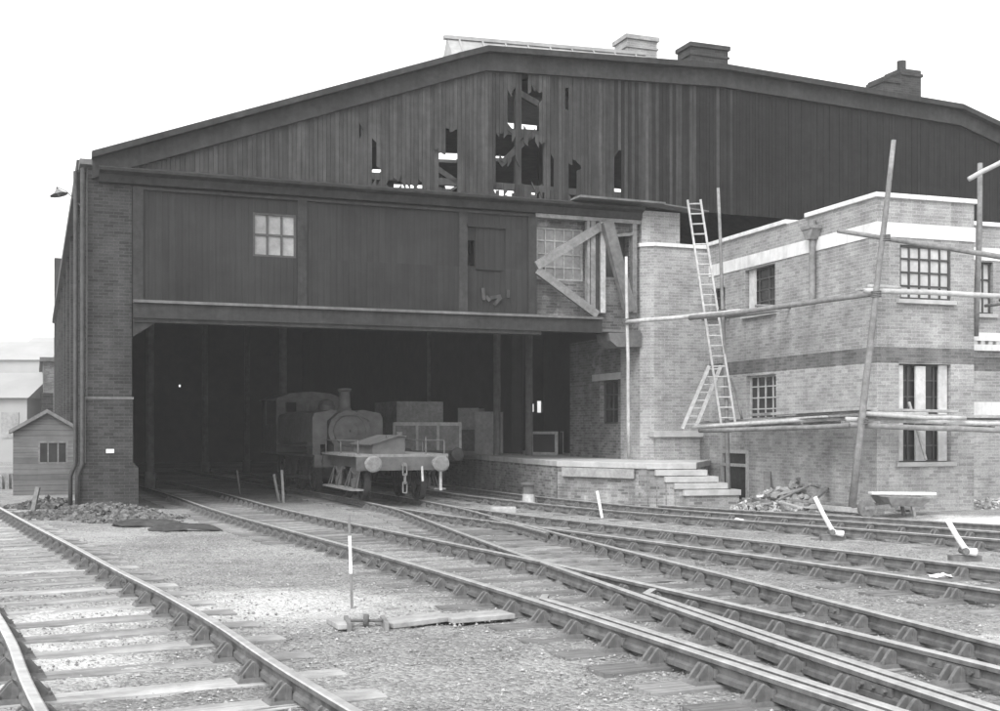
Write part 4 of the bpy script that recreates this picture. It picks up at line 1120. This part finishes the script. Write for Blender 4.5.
# debris: timbers, rubble, barrow
rb = MB()
def rubble(m, cx, cy, rx, ry, h, n, s0, s1):
    for _ in range(n):
        a_, r_ = R.uniform(0, 6.283), math.sqrt(R.random()); x, y = cx+rx*r_*math.cos(a_), cy+ry*r_*math.sin(a_)
        z = zg(x, y)+h*(1-r_)**1.0*R.uniform(.3, 1); s = R.uniform(s0, s1)
        M_ = Matrix.Translation((x, y, z)) @ Matrix.Rotation(R.uniform(0, 6.28), 4, 'Z') @ Matrix.Rotation(R.uniform(-.7, .7), 4, 'X') @ Matrix.Rotation(R.uniform(-.5, .5), 4, 'Y')
        k = R.uniform(.4, 1)
        m.box(-s*k, s*k, -s*.5, s*.5, -s*.35, s*.35, lambda a, b, c: M_ @ Vector((a+R.uniform(-.12, .12)*s, b+R.uniform(-.12, .12)*s, c+R.uniform(-.1, .1)*s)))
p = PG(815, 507); rubble(rb, p.x, p.y+.5, 1.5, .8, .95, 700, .04, .15)
rubble(rb, p.x-.9, p.y+.2, 1.2, .6, .6, 420, .03, .13); rubble(rb, p.x+.6, p.y-.1, 1.6, .6, .4, 420, .02, .10); rubble(rb, p.x+2.2, p.y-.9, 2.6, .7, .18, 420, .03, .10)
p = PG(960, 503); rubble(rb, p.x+.2, p.y-.2, 2.0, .9, .16, 420, .03, .10)
p = PG(985, 488); rubble(rb, p.x+.6, p.y-1.2, 1.0, .5, .55, 160, .05, .12)
p = PG(880, 512); rubble(rb, p.x, p.y, .8, .4, .25, 130, .03, .10)
single(rb, 'brick_rubble', M_rubble, 'heaps of broken brick and mortar along the foot of the new office wall', 'rubble', kind='stuff')
rb = MB(); rubble(rb, -10.3, 27.0, 1.2, .55, .17, 420, .03, .13); rubble(rb, -8.9, 26.9, 2.0, .8, .08, 600, .03, .11); rubble(rb, -9.3, 27.7, 1.5, .7, .05, 300, .02, .09); rubble(rb, -7.9, 25.6, 1.2, .5, .06, 160, .02, .08); rubble(rb, -11.6, 31, 1.2, .8, .3, 200, .04, .14)
single(rb, 'spoil_heap', M_spoil, 'dark spoil and broken timber heaped at the foot of the sooty pier', 'spoil heap', kind='stuff')
G2 = 'loose timbers in the builders rubble'
def tim(a_, b_, wd, th, lab, mat): plank(a_, b_, wd, th, lab, mat, G2)
tim(PG(744, 500, .10), PG(872, 512, .12), .13, .11, 'long pale timber lying along the rubble beside the far track', M_pale)
tim(PG(768, 505), PG(768, 505)+Vector((.06, .4, .85)), .18, .05, 'board propped upright against the office wall beside the door', M_timber)
tim(PG(806, 505, .25), PG(837, 497, .25)+Vector((.1, .2, .42)), .12, .07, 'dark timber sticking up out of the rubble heap', M_timber)
tim(PG(774, 500, .2), PG(800, 508, .25), .12, .05, 'pale splintered board at the left of the rubble heap', M_pale)
tim(PG(790, 500, .45), PG(845, 505, .3), .10, .06, 'dark board lying across the top of the rubble heap', M_timber)
tim(PG(860, 510, .1), PG(925, 508, .1), .10, .05, 'thin dark timber on the ground behind the wheelbarrow', M_timber)
p = PG(815, 507)
for k in range(16):
    x, y = p.x+R.uniform(-1.9, 1.9), p.y+R.uniform(-.5, .9); z = zg(x, y)+max(.08, .75-.35*abs(x-p.x))*R.uniform(.5, 1.05); an = R.uniform(-.7, .7); ln = R.uniform(.35, .9)
    dvv = Vector((math.cos(an)*ln/2, math.sin(an)*ln/2, R.uniform(-.18, .2))); c_ = Vector((x, y, z)); m = MB(); m.bar(c_-dvv, c_+dvv, R.uniform(.05, .12), R.uniform(.02, .06), (0, 0, 1), R.uniform(-.6, .6))
    single(m, 'timber_offcut', R.choice((M_timber, M_grey, M_pale)), 'splintered timber offcut lying in the rubble heap against the office wall', 'timber', 'timber offcuts in the rubble heap')
b = PG(902, 517)
wb = thing('wheelbarrow', 'wooden wheelbarrow with a white board laid across it, right of the rubble', 'wheelbarrow', b, rad(12), local=True)
m = MB(); m.add([(-.42, -.3, .26), (.35, -.24, .24), (.35, .24, .24), (-.42, .3, .26), (-.55, -.38, .46), (.5, -.32, .42), (.5, .32, .42), (-.55, .38, .46)], [(0, 1, 2, 3), (0, 4, 5, 1), (1, 5, 6, 2), (2, 6, 7, 3), (3, 7, 4, 0)])
o = m.build('tray', M_timber, wb); md = o.modifiers.new('Solidify', 'SOLIDIFY'); md.thickness = .03
for s in (-1, 1):
    m = MB(); m.bar((-1.05, s*.28, .22), (.75, s*.2, .38), .05, .06); m.build('handle', M_timber, wb)
    m = MB(); m.bar((.18, s*.22, .0), (.12, s*.22, .26), .06, .06); m.build('leg', M_timber, wb)
m = MB(); m.tube([(-.85, -.04, .2), (-.85, .04, .2)], .2, 18); m.tube([(-.85, -.14, .22), (-.85, .14, .22)], .03, 8); m.build('wheel', M_timber, wb)
t0 = PW(872, 495, b.y); 
m = MB(); m.bar(PW(870, 493, b.y), PW(934, 493.5, b.y), .3, .05); single(m, 'plank', M_white, 'white board laid flat across the wheelbarrow', 'plank', 'scaffold planks and loose boards', bevel=.006)
# sacking on the cinders
def sheet(cx, cy, rx, ry, lab, seed):
    rr = random.Random(seed); m = MB(); n = 16; vs = [(cx, cy, zg(cx, cy)+.14)]
    for ring in (.5, .8, 1.0):
        for k in range(n):
            a_ = 6.283*k/n; f_ = ring*(1+.35*math.sin(3*a_+seed)*.6+rr.uniform(-.15, .15)); x, y = cx+rx*f_*math.cos(a_), cy+ry*f_*math.sin(a_)
            vs.append((x, y, zg(x, y)+{.5: .11, .8: .07, 1.0: .02}[ring]+rr.uniform(-.012, .04)))
    fs_ = [(0, 1+k, 1+(k+1) % n) for k in range(n)]+[(1+r_*n+k, 1+(r_+1)*n+k, 1+(r_+1)*n+(k+1) % n, 1+r_*n+(k+1) % n) for r_ in (0, 1) for k in range(n)]
    m.add(vs, fs_); o = single(m, 'sacking', M_sack, lab, 'sacking', 'dark sacking on the cinders')
    md = o.modifiers.new('Solidify', 'SOLIDIFY'); md.thickness = .02
p = PG(146, 526); sheet(p.x, p.y, .75, .40, 'dark sacking flung on the cinders in front of the sooty pier', 1)
p = PG(182, 531); sheet(p.x, p.y, .62, .2, 'smaller dark sacking on the cinders, its right end nearest the shed track', 2)

# weatherboarded hut
hp = Plane(PW(13, 430, 36.5)*1.0, td, -sd); hp.O.z = 0
hw = hp.u(80); ze = hp.z(40, 432); zr = hp.z(47, 413)
hut = thing('weatherboard_hut', 'small weatherboarded hut with pitched roof left of the sooty pier', 'hut', (hp.O.x, hp.O.y, -.3))
hf = hp.f(); um = hp.u(47)
w0, w1, hz_0, hz_1 = hp.u(38), hp.u(68), hp.z(53, 464), hp.z(53, 441)
m = MB(); m.holewall(hp.O, td, Z, -sd, 0, hw, -.5, ze, [(w0, w1, hz_0, hz_1)], .1); m.prism([(0, ze), (hw, ze), (um, zr)], lambda p_, d_: hf(p_[0], d_, p_[1]), -.1, 0)
m.box(0, .1, -3.2, -.1, -.5, ze, hf); m.box(hw-.1, hw, -3.2, -.1, -.5, ze, hf); m.box(0, hw, -3.3, -3.2, -.5, ze, hf)
m.build('wall', M_hut, hut)
m = MB()
for a_, b_ in ((-.12, um), (hw+.12, um)):
    ea = ze-.06
    m.prism([(a_, ea), (um, zr), (um, zr+.12), (a_, ea+.12)], lambda p_, d_: hf(p_[0], d_, p_[1]), -3.4, .15)
hr = m.build('roof', M_timber, hut)
m = MB(); m.box(hp.u(41), hp.u(54), -2.4, -1.7, ze, hp.z(47, 393, -1.7), hf); m.build('chimney', M_oldbrick, hr)
window(hp, w0, w1, hz_0, hz_1, 3, 1, hut, M_timber, M_glass, .0, .04, .06)
m = MB(); p = PG(72, 492); m.box(p.x-.28, p.x+.22, p.y-.2, p.y+.2, p.z-.1, p.z+.85); m.box(p.x-.30, p.x+.24, p.y-.22, p.y+.22, p.z+.85, p.z+.9); single(m, 'coal_bunker', M_beam, 'upright dark wooden bunker between hut and sooty pier', 'bunker')

# gas lamp on the flank
c = SP.pt(1.4, .0, FP.z(83, 196)); lm = thing('wall_lamp', 'shaded wall lamp hanging from a thin arm high beside the sooty pier', 'lamp', c)
tip = PW(57, 187, c.y)
m = MB(); m.tube([c, c.lerp(tip, .6)+Vector((0, 0, .08)), tip], .012, 6); m.tube([tip, tip-Vector((0, 0, .10))], .025, 8); m.build('arm', M_trim, lm)
m = MB(); ax = Vector((.25, 0, -1)).normalized(); m.tube([tip-Vector((0, 0, .06)), tip+ax*.13, tip+ax*.20], [.04, .10, .22], 16, False); o = m.build('lamp_shade', M_timber, lm); md = o.modifiers.new('Solidify', 'SOLIDIFY'); md.thickness = .008
m = MB(); m.tube([tip+ax*.12, tip+ax*.22], [.05, .03], 10); m.build('bulb', M_pglass, lm)

# far buildings, their fade into smoke painted as pale wall, roof and pane colour
def block(px0, px1, pt, Yd, depth, label, mat, win=True):
    a_, b_ = PW(px0, pt, Yd), PW(px1, pt, Yd); t = thing('far_building', label, 'building', ((a_.x+b_.x)/2, Yd, -.3), 0, 'hazy buildings beyond the yard')
    m = MB(); m.box(a_.x, b_.x, Yd, Yd+depth, -.5, a_.z); m.build('wall', mat, t)
    m = MB(); m.prism([(Yd-.3, a_.z), (Yd+depth+.3, a_.z), (Yd+depth/2, a_.z+depth*.22)], lambda p_, d_: (d_, p_[0], p_[1]), a_.x-.2, b_.x+.2); m.build('roof', M_far, t)
    if win:
        n = max(2, int((b_.x-a_.x)/3)); fl = max(1, int((a_.z)/3.4))
        for i in range(n):
            for j in range(fl):
                x = a_.x+(i+.5)*(b_.x-a_.x)/n; z = 1.2+j*3.2
                if z+1.6 < a_.z: m = MB(); m.box(x-.55, x+.55, Yd-.05, Yd-.003, z, z+1.6); m.build('window', M_dglass, t)
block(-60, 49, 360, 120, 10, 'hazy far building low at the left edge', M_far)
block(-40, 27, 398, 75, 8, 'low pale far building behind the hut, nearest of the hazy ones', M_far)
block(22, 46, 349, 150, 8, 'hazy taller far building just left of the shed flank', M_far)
ob_ = Plane(SP.pt(47, .6, 0), sd, -td)
tb = thing('tall_building', 'tall brick building beyond the end of the shed flank', 'building', (ob_.O.x, ob_.O.y, -.3))
m = MB(); m.box(0, 14, -6, 0, -.5, ob_.z(52, 290), ob_.f()); m.build('wall', M_infill, tb)  # lighter brick, so the colour carries the haze over this wall
m = MB(); m.box(-.2, 14.2, -6.2, .2, ob_.z(52, 290), ob_.z(52, 290)+.25, ob_.f()); m.build('cornice', M_trim, tb)
# low sleeper fence and scrub at the left edge
m = MB()
for i in range(14):
    p = PG(-30+i*3.4, 489+.3*(i % 2)); h = .5+R.uniform(-.08, .1); m.box(p.x-.07, p.x+.07, p.y-.03, p.y+.03, p.z-.1, p.z+h)
single(m, 'paling_fence', M_timber, 'low broken paling fence at the left edge by the hut', 'fence')

# ------------------------------------------------------------------ ballast stones
def stones(n, y0, y1, s0, s1, seed):
    r = np.random.RandomState(seed)
    y = y0+(y1-y0)*r.rand(n)**1.5; x = (r.rand(n)*1150-75-CX)*y/F
    base = np.array([(1, 0, 0), (-1, 0, 0), (0, 1, 0), (0, -1, 0), (0, 0, 1), (0, 0, -1)], float)
    fc = np.array([(0, 2, 4), (2, 1, 4), (1, 3, 4), (3, 0, 4), (2, 0, 5), (1, 2, 5), (3, 1, 5), (0, 3, 5)])
    s = s0*(s1/s0)**(r.rand(n)**2.2)
    z = np.array([-.30*ss((b-9)/21) for b in y])+.004+.0*s
    V = base[None]*(s[:, None, None]*r.uniform(.5, 1.1, (n, 6, 1)))
    a = r.rand(n)*6.28; c, d = np.cos(a)[:, None], np.sin(a)[:, None]
    Vx = V[:, :, 0]*c-V[:, :, 1]*d; Vy = V[:, :, 0]*d+V[:, :, 1]*c
    V = np.stack([Vx+x[:, None], Vy+y[:, None], V[:, :, 2]*.75+z[:, None]+s[:, None]*.2], 2).reshape(-1, 3)
    Fc = (fc[None]+(np.arange(n)*6)[:, None, None]).reshape(-1, 3)
    return V, Fc
Va, Fa = stones(46000, 5.2, 24, .005, .022, 5)
me = bpy.data.meshes.new('ballast'); me.from_pydata(Va.tolist(), [], Fa.tolist()); me.materials.append(M_stoneball)
o = bpy.data.objects.new('ballast', me); COL.objects.link(o); tag(o, 'loose stones and clinker scattered over the cinder ground', 'ballast', None, 'stuff')

# ------------------------------------------------------------------ smoke haze
HAZE = .0010
if HAZE:
    m_, nt, b_ = nodes('haze'); nt.nodes.remove(b_)
    pv = nt.nodes.new('ShaderNodeVolumePrincipled'); pv.inputs['Density'].default_value = HAZE; pv.inputs['Color'].default_value = (.97, .97, .97, 1); pv.inputs['Anisotropy'].default_value = .0
    L(nt, pv.outputs[0], nt.nodes['Material Output'].inputs['Volume'])
    mb = MB(); mb.box(-160, 160, -40, 260, -2.5, 30); h = mb.build('haze', m_); h['kind'] = 'stuff'
sc.cycles.volume_bounces = 1; sc.cycles.max_bounces = 6; sc.cycles.use_denoising = True
